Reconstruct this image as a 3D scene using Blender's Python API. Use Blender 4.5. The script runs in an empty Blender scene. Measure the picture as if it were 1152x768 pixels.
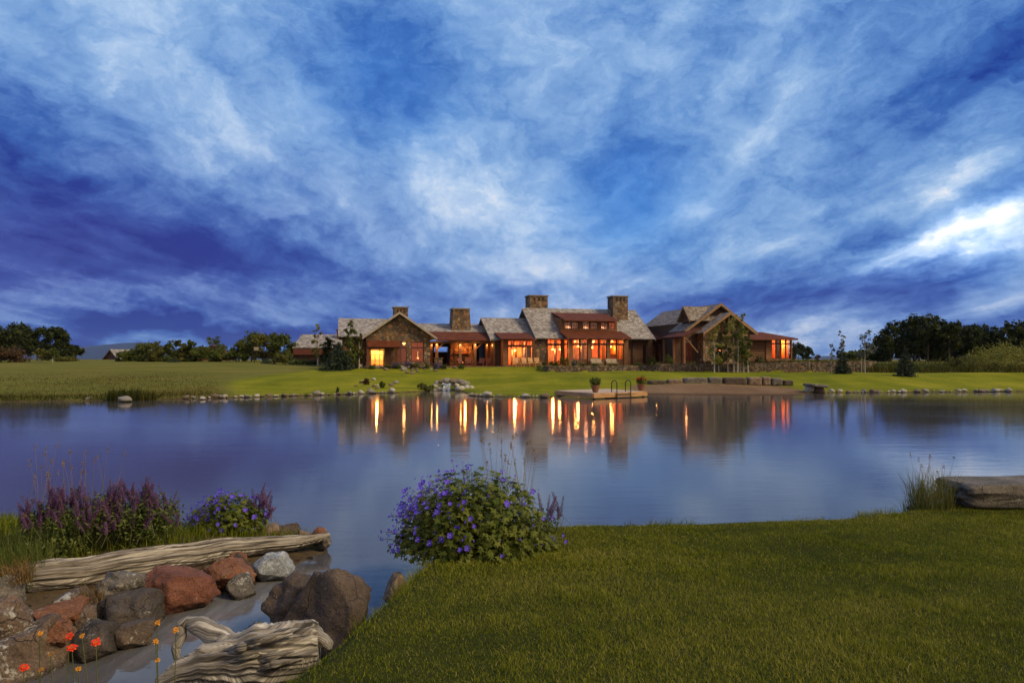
import bpy, bmesh, math, random
import numpy as np
from mathutils import Vector, Matrix, noise as mnoise
R = math.radians
C = bpy.context.scene.collection
SC = bpy.context.scene

# ------------------------------------------------------------------ camera
CAMZ, FPX, HOR = 2.8, 768.0, 404.0          # eye height over the pond, focal length and horizon row in photo pixels
cam_d = bpy.data.cameras.new('camera'); cam = bpy.data.objects.new('camera', cam_d); C.objects.link(cam)
cam.location = (0, 0, CAMZ); cam.rotation_euler = (R(90), 0, 0)
cam_d.lens = 24; cam_d.sensor_width = 36; cam_d.shift_y = 20/1152
cam_d.clip_start = 0.05; cam_d.clip_end = 40000
SC.camera = cam

# ------------------------------------------------------------------ node helpers
def node(nt, t, ins=None, **props):
    n = nt.nodes.new(t)
    for k, v in props.items(): setattr(n, k, v)
    for k, v in (ins or {}).items():
        if isinstance(v, bpy.types.NodeSocket): nt.links.new(v, n.inputs[k])
        else: n.inputs[k].default_value = v
    return n
def math_(nt, op, a, b=0.0, c=None, clamp=False):
    ins = {0: a, 1: b}
    if c is not None: ins[2] = c
    return node(nt, 'ShaderNodeMath', ins, operation=op, use_clamp=clamp).outputs[0]
def ramp(nt, fac, stops, interp='LINEAR'):
    n = nt.nodes.new('ShaderNodeValToRGB'); nt.links.new(fac, n.inputs[0])
    cr = n.color_ramp; cr.interpolation = interp
    while len(cr.elements) < len(stops): cr.elements.new(0.5)
    for e, (p, c) in zip(cr.elements, stops):
        e.position = p; e.color = (c[0], c[1], c[2], 1) if not isinstance(c, (int, float)) else (c, c, c, 1)
    return n.outputs[0]
def mix(nt, fac, a, b, blend='MIX'):
    n = node(nt, 'ShaderNodeMix', None, data_type='RGBA', blend_type=blend)
    for i, v in ((0, fac), (6, a), (7, b)):
        if isinstance(v, bpy.types.NodeSocket): nt.links.new(v, n.inputs[i])
        else: n.inputs[i].default_value = (v if i == 0 else (v[0], v[1], v[2], 1))
    return n.outputs[2]
def lin(r, g, b):
    f = lambda c: (c/255/12.92 if c/255 <= .04045 else ((c/255+.055)/1.055)**2.4)
    return (f(r), f(g), f(b))

# ------------------------------------------------------------------ sky (world), sun, exposure
SUN_EL, SUN_AZ = R(40), R(112)                # azimuth from +Y towards +X: on the right, a little behind the camera
SUN_DIR = Vector((math.sin(SUN_AZ)*math.cos(SUN_EL), math.cos(SUN_AZ)*math.cos(SUN_EL), math.sin(SUN_EL)))
W = bpy.data.worlds.new('World'); SC.world = W; W.use_nodes = True
wt = W.node_tree; wt.nodes.clear()
tc = node(wt, 'ShaderNodeTexCoord'); D0 = node(wt, 'ShaderNodeVectorMath', {0: tc.outputs['Generated']}, operation='NORMALIZE').outputs[0]
def vm(op, a, b=None, sc=None):
    n = node(wt, 'ShaderNodeVectorMath', {0: a}, operation=op)
    if b is not None:
        if isinstance(b, bpy.types.NodeSocket): wt.links.new(b, n.inputs[1])
        else: n.inputs[1].default_value = b
    if sc is not None: n.inputs['Scale'].default_value = sc
    return n
# domain warp so cloud masses get ragged edges
w1 = node(wt, 'ShaderNodeTexNoise', {'Vector': vm('MULTIPLY', D0, (1, 1, 1.8)).outputs[0], 'Scale': 3.6, 'Detail': 7.0, 'Roughness': .6})
wv = vm('SCALE', vm('SUBTRACT', w1.outputs['Color'], (.5, .5, .5)).outputs[0], sc=.20).outputs[0]
D = vm('ADD', D0, wv).outputs[0]
sx = node(wt, 'ShaderNodeSeparateXYZ', {0: D0})
zc = math_(wt, 'ADD', math_(wt, 'MAXIMUM', sx.outputs[2], 0.0), .11)
px_, py_ = math_(wt, 'DIVIDE', sx.outputs[0], zc), math_(wt, 'DIVIDE', sx.outputs[1], zc)
pl = node(wt, 'ShaderNodeCombineXYZ', {0: px_, 1: py_}).outputs[0]
pl = vm('ADD', pl, vm('SCALE', wv, sc=1.6).outputs[0]).outputs[0]
def layer(rot, scl, loc, sc, det, ro, dis):
    m_ = node(wt, 'ShaderNodeMapping', {'Vector': pl, 'Rotation': (0, 0, R(rot)), 'Scale': scl, 'Location': loc}).outputs[0]
    return node(wt, 'ShaderNodeTexNoise', {'Vector': m_, 'Scale': sc, 'Detail': det, 'Roughness': ro, 'Distortion': dis}).outputs['Fac']
n1 = layer(8, (1.0, .26, 1), (0, 0, 0), .80, 10.0, .58, .25)     # broad streaks running away to the horizon
n2 = layer(13, (1.0, .34, 1), (3.1, 1.7, 0), 2.6, 9.0, .62, .35)  # finer streaks
n3 = node(wt, 'ShaderNodeTexNoise', {'Vector': vm('MULTIPLY', D, (1, 1, 1.9)).outputs[0], 'Scale': 5.0, 'Detail': 9.0, 'Roughness': .62, 'Distortion': .2}).outputs['Fac']
n4 = node(wt, 'ShaderNodeTexNoise', {'Vector': vm('MULTIPLY', D, (1, 1, 1.5)).outputs[0], 'Scale': 15.0, 'Detail': 9.0, 'Roughness': .68, 'Distortion': .3}).outputs['Fac']
def blob(px, py, s1, s2, ang=0, src=None):
    """soft cloud mass centred on a bearing, s1 x s2 radians, tilted by ang degrees (clockwise)"""
    c = Vector(((px-576)/FPX, 1, (HOR-py)/FPX)).normalized()
    e1 = Vector((c.y, -c.x, 0)).normalized(); e2 = e1.cross(c).normalized()
    a = R(ang); a1 = e1*math.cos(a) - e2*math.sin(a); a2 = e1*math.sin(a) + e2*math.cos(a)
    q1 = vm('DOT_PRODUCT', src or D, tuple(a1/s1)).outputs['Value']; q2 = vm('DOT_PRODUCT', src or D, tuple(a2/s2)).outputs['Value']
    s = math_(wt, 'MULTIPLY_ADD', q1, q1, math_(wt, 'MULTIPLY', q2, q2))
    e = math_(wt, 'EXPONENT', math_(wt, 'MULTIPLY', s, -1.0))
    f = math_(wt, 'GREATER_THAN', vm('DOT_PRODUCT', D0, tuple(c)).outputs['Value'], 0.0)
    return math_(wt, 'MULTIPLY', e, f)
v = .495
for nz, wgt in ((n1, .62), (n2, .78), (n3, .56), (n4, .58)): v = math_(wt, 'MULTIPLY_ADD', math_(wt, 'SUBTRACT', nz, .5), wgt, v)
BLOBS = [  # px, py, s1, s2, angle, weight
    (330, 160, .40, .10, 30, .06), (100, 50, .22, .10, 30, -.03), (560, 240, .22, .11, 28, .17), (250, 70, .2, .03, 38, -.06), (590, 205, .08, .05, 20, .06), (600, 320, .28, .05, 0, .10),
    (60, 225, .32, .10, 12, -.26), (300, 300, .36, .05, 8, -.20), (40, 300, .3, .04, 0, -.10), (10, 130, .10, .10, 20, -.10),
    (452, 85, .13, .10, 40, -.26), (560, 150, .14, .06, 20, -.08), (712, 215, .10, .09, -30, -.24), (640, 40, .14, .07, 10, .05),
    (800, 70, .26, .12, -20, .08), (900, 200, .18, .05, -28, .10), (1120, 70, .16, .12, -35, -.14), (1000, 160, .22, .05, -32, -.10), (960, 270, .16, .04, -22, -.10),
    (1070, 212, .055, .020, -22, .42), (1050, 287, .080, .024, -16, .46), (1140, 255, .07, .035, -25, .22), (1135, 340, .05, .02, -10, .22),
    (900, 340, .36, .05, 3, -.20), (1020, 325, .18, .03, -8, -.10), (980, 130, .30, .04, -30, -.08), (850, 290, .20, .03, -18, .10),
    (180, 352, .45, .020, 1, .03), (200, 388, .36, .019, 0, -.55), (915, 391, .12, .010, 0, .25), (470, 355, .10, .02, 0, .10)]
for b in BLOBS: v = math_(wt, 'MULTIPLY_ADD', blob(*b[:5]), b[5], v)
v = math_(wt, 'MULTIPLY_ADD', v, 1.10, -.035)
cloud = ramp(wt, v, [(.04, lin(30, 62, 148)), (.22, lin(58, 104, 180)), (.42, lin(102, 147, 208)), (.60, lin(140, 178, 225)), (.78, lin(186, 211, 241)), (.92, lin(232, 238, 247)), (1.0, lin(252, 251, 250))])
pm = math_(wt, 'ADD', math_(wt, 'MULTIPLY', blob(30, 275, .42, .13, 5), .85), math_(wt, 'MULTIPLY', blob(880, 360, .5, .06, 0), .45), clamp=True)
purple = ramp(wt, v, [(.0, lin(48, 52, 132)), (.3, lin(70, 80, 160)), (.6, lin(120, 138, 200)), (1.0, lin(218, 222, 242))])
cloud = mix(wt, pm, cloud, purple)
# clear blue sky shows through the thinnest places
sky = node(wt, 'ShaderNodeTexSky', None, sky_type='NISHITA', sun_disc=False, sun_elevation=SUN_EL, sun_rotation=SUN_AZ, air_density=1.0, dust_density=.4, ozone_density=4.0)
hole = math_(wt, 'ADD', blob(450, 85, .10, .09, 40), blob(712, 215, .09, .08, -30), clamp=True)
hole = math_(wt, 'MULTIPLY', hole, .30)
c10 = vm('SCALE', cloud, sc=10.0).outputs[0]
col = mix(wt, hole, c10, vm('MULTIPLY', sky.outputs[0], (.7, 1.5, 2.2)).outputs[0])
# the afterglow side of the sky, behind the camera: thinner, brighter cloud in low warm light
back = node(wt, 'ShaderNodeMapRange', {'Value': vm('DOT_PRODUCT', D0, (.45, -.89, 0)).outputs['Value'], 'From Min': -.15, 'From Max': .75, 'To Min': 0, 'To Max': 1}, interpolation_type='SMOOTHSTEP').outputs[0]
glow = ramp(wt, v, [(.1, (4, 3.4, 2.8)), (.6, (9, 7.2, 5.2)), (1.0, (14, 11.5, 8.5))])
col = mix(wt, back, col, glow)
brk = math_(wt, 'MULTIPLY_ADD', math_(wt, 'ADD', blob(1062, 286, .085, .03, -16), blob(1140, 255, .08, .045, -25)), 0.25, 1.0)   # the sun-lit break in the cloud
col = node(wt, 'ShaderNodeVectorMath', {0: col, 'Scale': brk}, operation='SCALE').outputs[0]
bg = node(wt, 'ShaderNodeBackground', {'Color': col, 'Strength': .1})
wo = node(wt, 'ShaderNodeOutputWorld', {'Surface': bg.outputs[0]})
W.cycles.sampling_method = 'MANUAL'; W.cycles.sample_map_resolution = 512

sun_d = bpy.data.lights.new('sun', 'SUN'); sun_d.energy = 3.6; sun_d.angle = R(18); sun_d.color = (1, .80, .46)
sun = bpy.data.objects.new('sun', sun_d); C.objects.link(sun)
sun.rotation_euler = SUN_DIR.to_track_quat('Z', 'Y').to_euler()

SC.view_settings.view_transform = 'Standard'; SC.view_settings.look = 'None'
SC.view_settings.exposure = 0.0; SC.view_settings.gamma = 1.0; SC.view_settings.use_curve_mapping = False
SC.render.engine = 'CYCLES'
cy = SC.cycles
cy.use_denoising = True; cy.use_adaptive_sampling = True; cy.adaptive_threshold = .012
cy.max_bounces = 6; cy.diffuse_bounces = 3; cy.glossy_bounces = 3; cy.transmission_bounces = 4; cy.transparent_max_bounces = 10
cy.sample_clamp_indirect = 4.0; cy.caustics_reflective = False; cy.caustics_refractive = False

# ------------------------------------------------------------------ mesh helpers
class MB:
    def __init__(s): s.v, s.f, s.m = [], [], []
    def add(s, vs, fs, mi=0):
        o = len(s.v); s.v += [tuple(p) for p in vs]; s.f += [tuple(i+o for i in f) for f in fs]; s.m += [mi]*len(fs); return s
    def box(s, x0, x1, y0, y1, z0, z1, mi=0):
        return s.add([(x0,y0,z0),(x1,y0,z0),(x1,y1,z0),(x0,y1,z0),(x0,y0,z1),(x1,y0,z1),(x1,y1,z1),(x0,y1,z1)],
                     [(0,3,2,1),(4,5,6,7),(0,1,5,4),(1,2,6,5),(2,3,7,6),(3,0,4,7)], mi)
    def obox(s, c, sz, rz=0, mi=0, tilt=None):
        M = Matrix.Rotation(rz, 4, 'Z') @ (tilt or Matrix())
        p = [Vector(c) + M @ Vector((a*sz[0]/2, b*sz[1]/2, d*sz[2]/2)) for d in (-1, 1) for a, b in ((-1,-1),(1,-1),(1,1),(-1,1))]
        return s.add(p, [(0,3,2,1),(4,5,6,7),(0,1,5,4),(1,2,6,5),(2,3,7,6),(3,0,4,7)], mi)
    def prism(s, poly, d, mi=0):
        """poly: list of 3-D points (planar), d: extrusion vector"""
        n = len(poly); d = Vector(d)
        vs = [Vector(p) for p in poly] + [Vector(p)+d for p in poly]
        return s.add(vs, [tuple(range(n))[::-1], tuple(range(n, 2*n))] + [(i, (i+1) % n, n+(i+1) % n, n+i) for i in range(n)], mi)
    def slab(s, q, th, mi=0):
        q = [Vector(p) for p in q]; n = (q[1]-q[0]).cross(q[-1]-q[0]).normalized()
        if n.z < 0: n = -n
        return s.prism(q, -n*th, mi)
    def tube(s, pts, rad, n=8, mi=0, cap=True):
        pts = [Vector(p) for p in pts]; vs = []; fs = []
        if isinstance(rad, (int, float)): rad = [rad]*len(pts)
        ref = Vector((0, 0, 1))
        for i, p in enumerate(pts):
            t = (pts[min(i+1, len(pts)-1)] - pts[max(i-1, 0)]).normalized()
            a = t.cross(ref if abs(t.z) < .95 else Vector((1, 0, 0))).normalized(); b = t.cross(a)
            for k in range(n):
                an = 2*math.pi*k/n; vs.append(p + (a*math.cos(an) + b*math.sin(an))*rad[i])
        for i in range(len(pts)-1):
            for k in range(n): fs.append((i*n+k, i*n+(k+1) % n, (i+1)*n+(k+1) % n, (i+1)*n+k))
        if cap: fs += [tuple(range(n))[::-1], tuple(range(len(pts)*n-n, len(pts)*n))]
        return s.add(vs, fs, mi)
    def ball(s, c, r, n=6, m=4, mi=0, sq=(1,1,1)):
        vs = [(c[0]+r*sq[0]*math.sin(math.pi*j/m)*math.cos(2*math.pi*k/n), c[1]+r*sq[1]*math.sin(math.pi*j/m)*math.sin(2*math.pi*k/n), c[2]+r*sq[2]*math.cos(math.pi*j/m)) for j in range(m+1) for k in range(n)]
        return s.add(vs, [(j*n+k, (j+1)*n+k, (j+1)*n+(k+1) % n, j*n+(k+1) % n) for j in range(m) for k in range(n)], mi)

def auto_uv(me):
    uv = me.uv_layers.new(name='UVMap').data
    vs = me.vertices
    for p in me.polygons:
        n = p.normal
        if abs(n.z) > .98: a, b = Vector((1, 0, 0)), Vector((0, 1, 0))
        else: a = Vector((0, 0, 1)).cross(n).normalized(); b = n.cross(a)
        for li in p.loop_indices:
            q = vs[me.loops[li].vertex_index].co; uv[li].uv = (q.dot(a), q.dot(b))
OFF = {}
def link(o, parent=None):
    C.objects.link(o)
    if parent is not None: o.parent = parent
    return o
def obj(name, mb, mats, parent=None, loc=None, smooth=False, uv=True):
    """one mesh object; vertices come in world space (or in the parent's space for a rotated parent) and are moved to the object's origin"""
    if not isinstance(mats, (list, tuple)): mats = [mats]
    if loc is not None: o0 = Vector(loc)
    elif parent is not None: o0 = OFF.get(parent.name, Vector((0, 0, 0)))
    else: o0 = Vector((0, 0, 0))
    me = bpy.data.meshes.new(name)
    me.from_pydata([tuple(Vector(p)-o0) for p in mb.v], [], mb.f)
    for m in mats: me.materials.append(m)
    if len(mats) > 1: me.polygons.foreach_set('material_index', mb.m)
    if smooth: me.polygons.foreach_set('use_smooth', [True]*len(me.polygons))
    me.validate(); me.update()
    if uv: auto_uv(me)
    o = bpy.data.objects.new(name, me)
    if parent is None: o.location = o0
    OFF[o.name] = o0 if parent is None else OFF.get(parent.name, Vector((0,0,0)))
    return link(o, parent)
def fast(name, V, F, mats, parent=None, loc=(0,0,0), tone=None, mi=None, smooth=False):
    """numpy mesh, all faces with the same number of corners"""
    if not isinstance(mats, (list, tuple)): mats = [mats]
    V = np.asarray(V, np.float32); F = np.asarray(F, np.int32)
    me = bpy.data.meshes.new(name); k = F.shape[1]
    me.vertices.add(len(V)); me.vertices.foreach_set('co', V.ravel())
    me.loops.add(F.size); me.loops.foreach_set('vertex_index', F.ravel())
    me.polygons.add(len(F)); me.polygons.foreach_set('loop_start', np.arange(len(F), dtype=np.int32)*k)
    me.polygons.foreach_set('loop_total', np.full(len(F), k, np.int32))
    for m in mats: me.materials.append(m)
    if mi is not None: me.polygons.foreach_set('material_index', np.asarray(mi, np.int32))
    if smooth: me.polygons.foreach_set('use_smooth', np.ones(len(F), bool))
    if tone is not None:
        a = me.attributes.new('tone', 'FLOAT', 'POINT'); a.data.foreach_set('value', np.asarray(tone, np.float32))
    me.update(calc_edges=True)
    o = bpy.data.objects.new(name, me)
    if parent is None: o.location = loc
    return link(o, parent)
def tag(o, label, cat, group=None, kind=None):
    if label: o['label'] = label
    if cat: o['category'] = cat
    if group: o['group'] = group
    if kind: o['kind'] = kind
    return o
def thing(name, label, cat, loc=(0,0,0), rz=0, group=None):
    o = bpy.data.objects.new(name, None); C.objects.link(o); o.empty_display_size = .2
    o.location = loc; o.rotation_euler = (0, 0, rz); OFF[o.name] = Vector((0,0,0))
    return tag(o, label, cat, group)
def wthing(name, label, cat, loc, group=None):   # parts given in world space
    o = thing(name, label, cat, loc, 0, group); OFF[o.name] = Vector(loc); return o
def kids(o): return [c for c in o.children]
def dup(root, loc, rz=0, sc=1.0, label=None, group=None):
    def cp(o, par):
        c = o.copy(); C.objects.link(c)
        if par is not None: c.parent = par
        for ch in list(o.children): cp(ch, c)
        return c
    r = cp(root, None); r.location = loc; r.rotation_euler = (0, 0, rz); r.scale = sc if isinstance(sc, tuple) else (sc, sc, sc)
    if label: r['label'] = label
    if group: r['group'] = group
    return r
def P(px, py, Y): return Vector(((px-576)/FPX*Y, Y, CAMZ+(HOR-py)/FPX*Y))
def G(px, py, z):
    Y = (CAMZ-z)*FPX/(py-HOR); return Vector(((px-576)/FPX*Y, Y, z))

# ------------------------------------------------------------------ materials
def mat(name):
    m = bpy.data.materials.new(name); m.use_nodes = True
    nt = m.node_tree; return m, nt, nt.nodes['Principled BSDF']
def setp(nt, b, **k):
    for n, v_ in k.items():
        s = b.inputs[n.replace('_', ' ')]
        if isinstance(v_, bpy.types.NodeSocket): nt.links.new(v_, s)
        elif isinstance(v_, tuple): s.default_value = (v_[0], v_[1], v_[2], 1)
        else: s.default_value = v_
def bump(nt, b, h, strength=.5, dist=.02):
    n = node(nt, 'ShaderNodeBump', {'Height': h, 'Strength': strength, 'Distance': dist}); nt.links.new(n.outputs[0], b.inputs['Normal']); return n
def coords(nt, kind='Object', scale=(1,1,1), rot=(0,0,0)):
    t = node(nt, 'ShaderNodeTexCoord'); return node(nt, 'ShaderNodeMapping', {'Vector': t.outputs[kind], 'Scale': scale, 'Rotation': rot}).outputs[0]
def tex(nt, vec, sc, det=5, ro=.55, dis=0): return node(nt, 'ShaderNodeTexNoise', {'Vector': vec, 'Scale': sc, 'Detail': float(det), 'Roughness': ro, 'Distortion': float(dis)}).outputs['Fac']
def plain(name, c1, c2=None, sc=3, rough=.7, bs=.3, bd=.01, kind='Object', scale=(1,1,1), metallic=0):
    m, nt, b = mat(name); c2 = c2 or tuple(x*.6 for x in c1); vec = coords(nt, kind, scale)
    n = tex(nt, vec, sc, 6, .6); setp(nt, b, Base_Color=ramp(nt, n, [(.3, c2), (.7, c1)]), Roughness=rough, Metallic=metallic)
    bump(nt, b, n, bs, bd); return m
def leafm(name, c1, c2, c3=None, sc=1.2, trans=.3, rough=.55):
    m, nt, b = mat(name); geo = node(nt, 'ShaderNodeNewGeometry'); vec = coords(nt, 'Object')
    n = tex(nt, vec, sc, 3, .6); f = math_(nt, 'ADD', math_(nt, 'MULTIPLY', geo.outputs['Random Per Island'], .55), math_(nt, 'MULTIPLY', n, .5))
    st = [(.15, c1), (.62, c2)] + ([(.95, c3)] if c3 else [])
    col = ramp(nt, f, st); setp(nt, b, Base_Color=col, Roughness=rough); b.inputs['Specular IOR Level'].default_value = .10
    t = node(nt, 'ShaderNodeBsdfTranslucent', {'Color': col}); ms = node(nt, 'ShaderNodeMixShader', {0: trans, 1: b.outputs[0], 2: t.outputs[0]})
    nt.links.new(ms.outputs[0], nt.nodes['Material Output'].inputs[0]); return m
def stone_wall_mat(name, cols, sc=3.0, mortar=(.06,.05,.045), flat=1.0):
    m, nt, b = mat(name); vec = coords(nt, 'UV', (1, flat, 1)); wob = node(nt, 'ShaderNodeTexNoise', {'Vector': vec, 'Scale': 2.0})
    v2 = node(nt, 'ShaderNodeVectorMath', {0: vec, 1: node(nt, 'ShaderNodeVectorMath', {0: wob.outputs['Color'], 'Scale': .25}, operation='SCALE').outputs[0]}, operation='ADD').outputs[0]
    vo = node(nt, 'ShaderNodeTexVoronoi', {'Vector': v2, 'Scale': sc, 'Randomness': .9}); ve = node(nt, 'ShaderNodeTexVoronoi', {'Vector': v2, 'Scale': sc, 'Randomness': .9}, feature='DISTANCE_TO_EDGE')
    g = node(nt, 'ShaderNodeSeparateColor', {0: vo.outputs['Color']}).outputs[0]
    k = len(cols); c = ramp(nt, g, [(i/k, cc) for i, cc in enumerate(cols)], 'CONSTANT')
    n = tex(nt, vec, 9, 6, .65); c = mix(nt, .55, c, ramp(nt, n, [(.25, (.35,.33,.3)), (.75, (1.3,1.25,1.2))]), 'MULTIPLY')
    e = ramp(nt, ve.outputs['Distance'], [(.02, 0), (.09, 1)]); c = mix(nt, e, mortar, c)
    setp(nt, b, Base_Color=c, Roughness=.9); h = math_(nt, 'MULTIPLY_ADD', n, .4, e); bump(nt, b, h, .8, .06); return m
def brickish(name, cols, bw, bh, gap, gapc, rough=.85, bd=.03, jit=.5):
    m, nt, b = mat(name); vec = coords(nt, 'UV')
    wob = node(nt, 'ShaderNodeTexNoise', {'Vector': vec, 'Scale': 3.0, 'Detail': 3.0}); v2 = node(nt, 'ShaderNodeVectorMath', {0: vec, 1: node(nt, 'ShaderNodeVectorMath', {0: wob.outputs['Color'], 'Scale': .05}, operation='SCALE').outputs[0]}, operation='ADD').outputs[0]
    br = node(nt, 'ShaderNodeTexBrick', {'Vector': v2, 'Color1': (0,0,0,1), 'Color2': (1,1,1,1), 'Mortar': (.5,.5,.5,1), 'Scale': 1.0, 'Mortar Size': gap, 'Brick Width': bw, 'Row Height': bh, 'Bias': 0.0})
    n = tex(nt, vec, .6, 5, .65); n2 = tex(nt, vec, 7, 5, .7)
    g = math_(nt, 'ADD', math_(nt, 'MULTIPLY', br.outputs['Color'], jit), math_(nt, 'ADD', math_(nt, 'MULTIPLY', n, .45), math_(nt, 'MULTIPLY', n2, .25)))
    c = ramp(nt, g, [(.2+i*.75/(len(cols)-1), cc) for i, cc in enumerate(cols)]); c = mix(nt, br.outputs['Fac'], c, gapc)
    setp(nt, b, Base_Color=c, Roughness=rough); h = math_(nt, 'SUBTRACT', math_(nt, 'MULTIPLY', n2, .4), br.outputs['Fac']); bump(nt, b, h, .7, bd); return m
def rockm(name, c1, c2, c3, lichen=None, sc=2.5, lich_lo=.62):
    m, nt, b = mat(name); oi = node(nt, 'ShaderNodeObjectInfo'); t = node(nt, 'ShaderNodeTexCoord')
    vec = node(nt, 'ShaderNodeVectorMath', {0: t.outputs['Object'], 1: node(nt, 'ShaderNodeVectorMath', {0: oi.outputs['Location'], 'Scale': 3.7}, operation='SCALE').outputs[0]}, operation='ADD').outputs[0]
    n = tex(nt, vec, sc, 8, .65, .6); c = ramp(nt, n, [(.28, c1), (.5, c2), (.72, c3)])
    f = tex(nt, vec, sc*9, 6, .7); f3 = tex(nt, vec, sc*30, 4, .7); c = mix(nt, .5, c, ramp(nt, f, [(.25, (.18,.16,.15)), (.5, (.9,.9,.9)), (.78, (1.7,1.66,1.6))]), 'MULTIPLY'); c = mix(nt, .7, c, ramp(nt, f3, [(.32, (.30,.28,.27)), (.5, (1,1,1)), (.70, (1.9,1.85,1.8))]), 'MULTIPLY')
    if lichen:
        l = tex(nt, vec, sc*1.7, 7, .75, .3); l2 = tex(nt, vec, sc*14, 4, .7)
        lm = ramp(nt, math_(nt, 'MULTIPLY_ADD', l2, .35, l), [(lich_lo+.12, 0), (lich_lo+.2, 1)]); c = mix(nt, lm, c, lichen)
    pz_ = node(nt, 'ShaderNodeSeparateXYZ', {0: node(nt, 'ShaderNodeNewGeometry').outputs['Position']}).outputs[2]
    dry = ramp(nt, math_(nt, 'MULTIPLY_ADD', n, .08, pz_), [(.055, 0), (.10, 1)]); c = mix(nt, dry, mix(nt, 1.0, c, (.42,.40,.38), 'MULTIPLY'), c)
    cr = node(nt, 'ShaderNodeTexVoronoi', {'Vector': node(nt, 'ShaderNodeVectorMath', {0: vec, 1: node(nt, 'ShaderNodeVectorMath', {0: node(nt, 'ShaderNodeTexNoise', {'Vector': vec, 'Scale': sc*2}).outputs['Color'], 'Scale': .35}, operation='SCALE').outputs[0]}, operation='ADD').outputs[0], 'Scale': sc*.9}, feature='DISTANCE_TO_EDGE').outputs['Distance']
    crk = ramp(nt, cr, [(.0, 0), (.016, 1)]); crk = math_(nt, 'MAXIMUM', crk, ramp(nt, tex(nt, vec, sc*.8, 3, .6), [(.42, 0), (.55, 1)])); c = mix(nt, crk, mix(nt, 1.0, c, (.62,.6,.58), 'MULTIPLY'), c)
    setp(nt, b, Base_Color=c, Roughness=ramp(nt, dry, [(0, .35), (1, .82)])); h = math_(nt, 'MULTIPLY_ADD', f, .35, math_(nt, 'MULTIPLY_ADD', crk, .25, n)); bump(nt, b, h, 1.0, .08); return m
def woodm(name, c1, c2, c3, along=1.2, across=26, bd=.012, rough=.8):
    """grain along U of the UV map"""
    m, nt, b = mat(name); vec = coords(nt, 'UV', (along, across, 1)); n = tex(nt, vec, 1.0, 8, .65, .8); vec2 = coords(nt, 'UV', (1, 1, 1)); k = tex(nt, vec2, 2.2, 4, .6)
    c = ramp(nt, math_(nt, 'ADD', math_(nt, 'MULTIPLY', n, .85), math_(nt, 'MULTIPLY', k, .2)), [(.40, c1), (.50, c2), (.62, c3)])
    setp(nt, b, Base_Color=c, Roughness=rough); bump(nt, b, n, 1.0, bd); return m
M_ = {}
M_['shingle'] = brickish('cedar_shingle', [(.07,.058,.056), (.17,.145,.138), (.26,.235,.225), (.36,.33,.32)], .34, .30, .012, (.05,.04,.04), .85, .04, .55)
M_['shingle_brown'] = brickish('brown_cedar_shingle', [(.06,.042,.032), (.13,.10,.085), (.20,.165,.145), (.27,.23,.21)], .34, .30, .012, (.03,.024,.02), .85, .04, .55)
def seam():
    m, nt, b = mat('rusted_metal_roof'); vec = coords(nt, 'UV'); s = node(nt, 'ShaderNodeTexWave', {'Vector': vec, 'Scale': 1.1, 'Distortion': 0.0}, bands_direction='X').outputs['Fac']
    n = tex(nt, vec, 1.1, 6, .65); c = ramp(nt, n, [(.3, (.060,.015,.006)), (.55, (.105,.027,.010)), (.75, (.14,.045,.02))]); setp(nt, b, Base_Color=c, Roughness=.8); b.inputs['Specular IOR Level'].default_value = .2
    bump(nt, b, ramp(nt, s, [(.9, 0), (.97, 1)]), .6, .04); return m
M_['metal_roof'] = seam()
M_['stone'] = stone_wall_mat('field_stone', [(.13,.078,.042), (.21,.125,.065), (.085,.052,.032), (.29,.195,.115), (.17,.085,.04), (.19,.15,.115), (.24,.12,.055), (.10,.072,.058)], 2.6)
M_['drystone'] = stone_wall_mat('ledge_stone', [(.10,.062,.04), (.155,.10,.066), (.055,.04,.03), (.19,.135,.09), (.12,.066,.038), (.135,.115,.095)], 1.5, (.02,.017,.015), 2.6)
M_['log'] = brickish('log_siding', [(.075,.03,.013), (.145,.062,.025), (.20,.09,.037)], 5.0, .32, .035, (.035,.02,.012), .75, .05, .3)
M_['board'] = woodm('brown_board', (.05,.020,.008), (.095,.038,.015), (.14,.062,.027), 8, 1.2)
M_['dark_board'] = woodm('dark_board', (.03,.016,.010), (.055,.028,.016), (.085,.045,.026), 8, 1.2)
M_['timber'] = plain('tan_timber', (.21,.088,.032), (.115,.042,.015), 2.2, .7)
M_['trim'] = plain('fascia_timber', (.26,.15,.08), (.16,.085,.04), 3, .7)
M_['trim_grey'] = plain('weathered_fascia', (.34,.29,.25), (.22,.18,.15), 3, .7)
M_['red_wood'] = plain('red_stained_wood', (.14,.03,.013), (.08,.016,.008), 3, .7)
M_['frame'] = plain('window_frame_wood', (.10,.028,.015), (.06,.016,.01), 5, .55)
M_['interior'] = plain('interior_panelling', (.58,.18,.026), (.32,.075,.013), .9, .7)
M_['dark'] = plain('dark_recess', (.02,.015,.012), None, 4, .9)
M_['cap'] = plain('chimney_cap_stone', (.24,.20,.16), None, 5, .9)
M_['iron'] = plain('dark_iron', (.03,.03,.032), None, 9, .45, .1, .01, 'Object', (1,1,1), .6)
M_['steel'] = plain('brushed_steel', (.30,.31,.33), None, 9, .35, .1, .01, 'Object', (1,1,1), .8)
M_['deck'] = woodm('deck_plank', (.24,.16,.11), (.36,.26,.19), (.46,.36,.28), .8, 6)
M_['deck_side'] = woodm('deck_skirt_plank', (.24,.12,.055), (.36,.19,.09), (.44,.25,.13), .8, 6)
M_['pale_bounce'] = plain('pale_bounce_surface', (.75,.55,.24), (.62,.42,.16), 1, .8)  # pale surface of the panel added to brighten the French windows
M_['terracotta'] = plain('terracotta', (.24,.10,.055), (.15,.06,.035), 6, .8)
M_['teak'] = plain('pale_teak', (.48,.26,.10), (.34,.17,.06), 5, .65)
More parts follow.
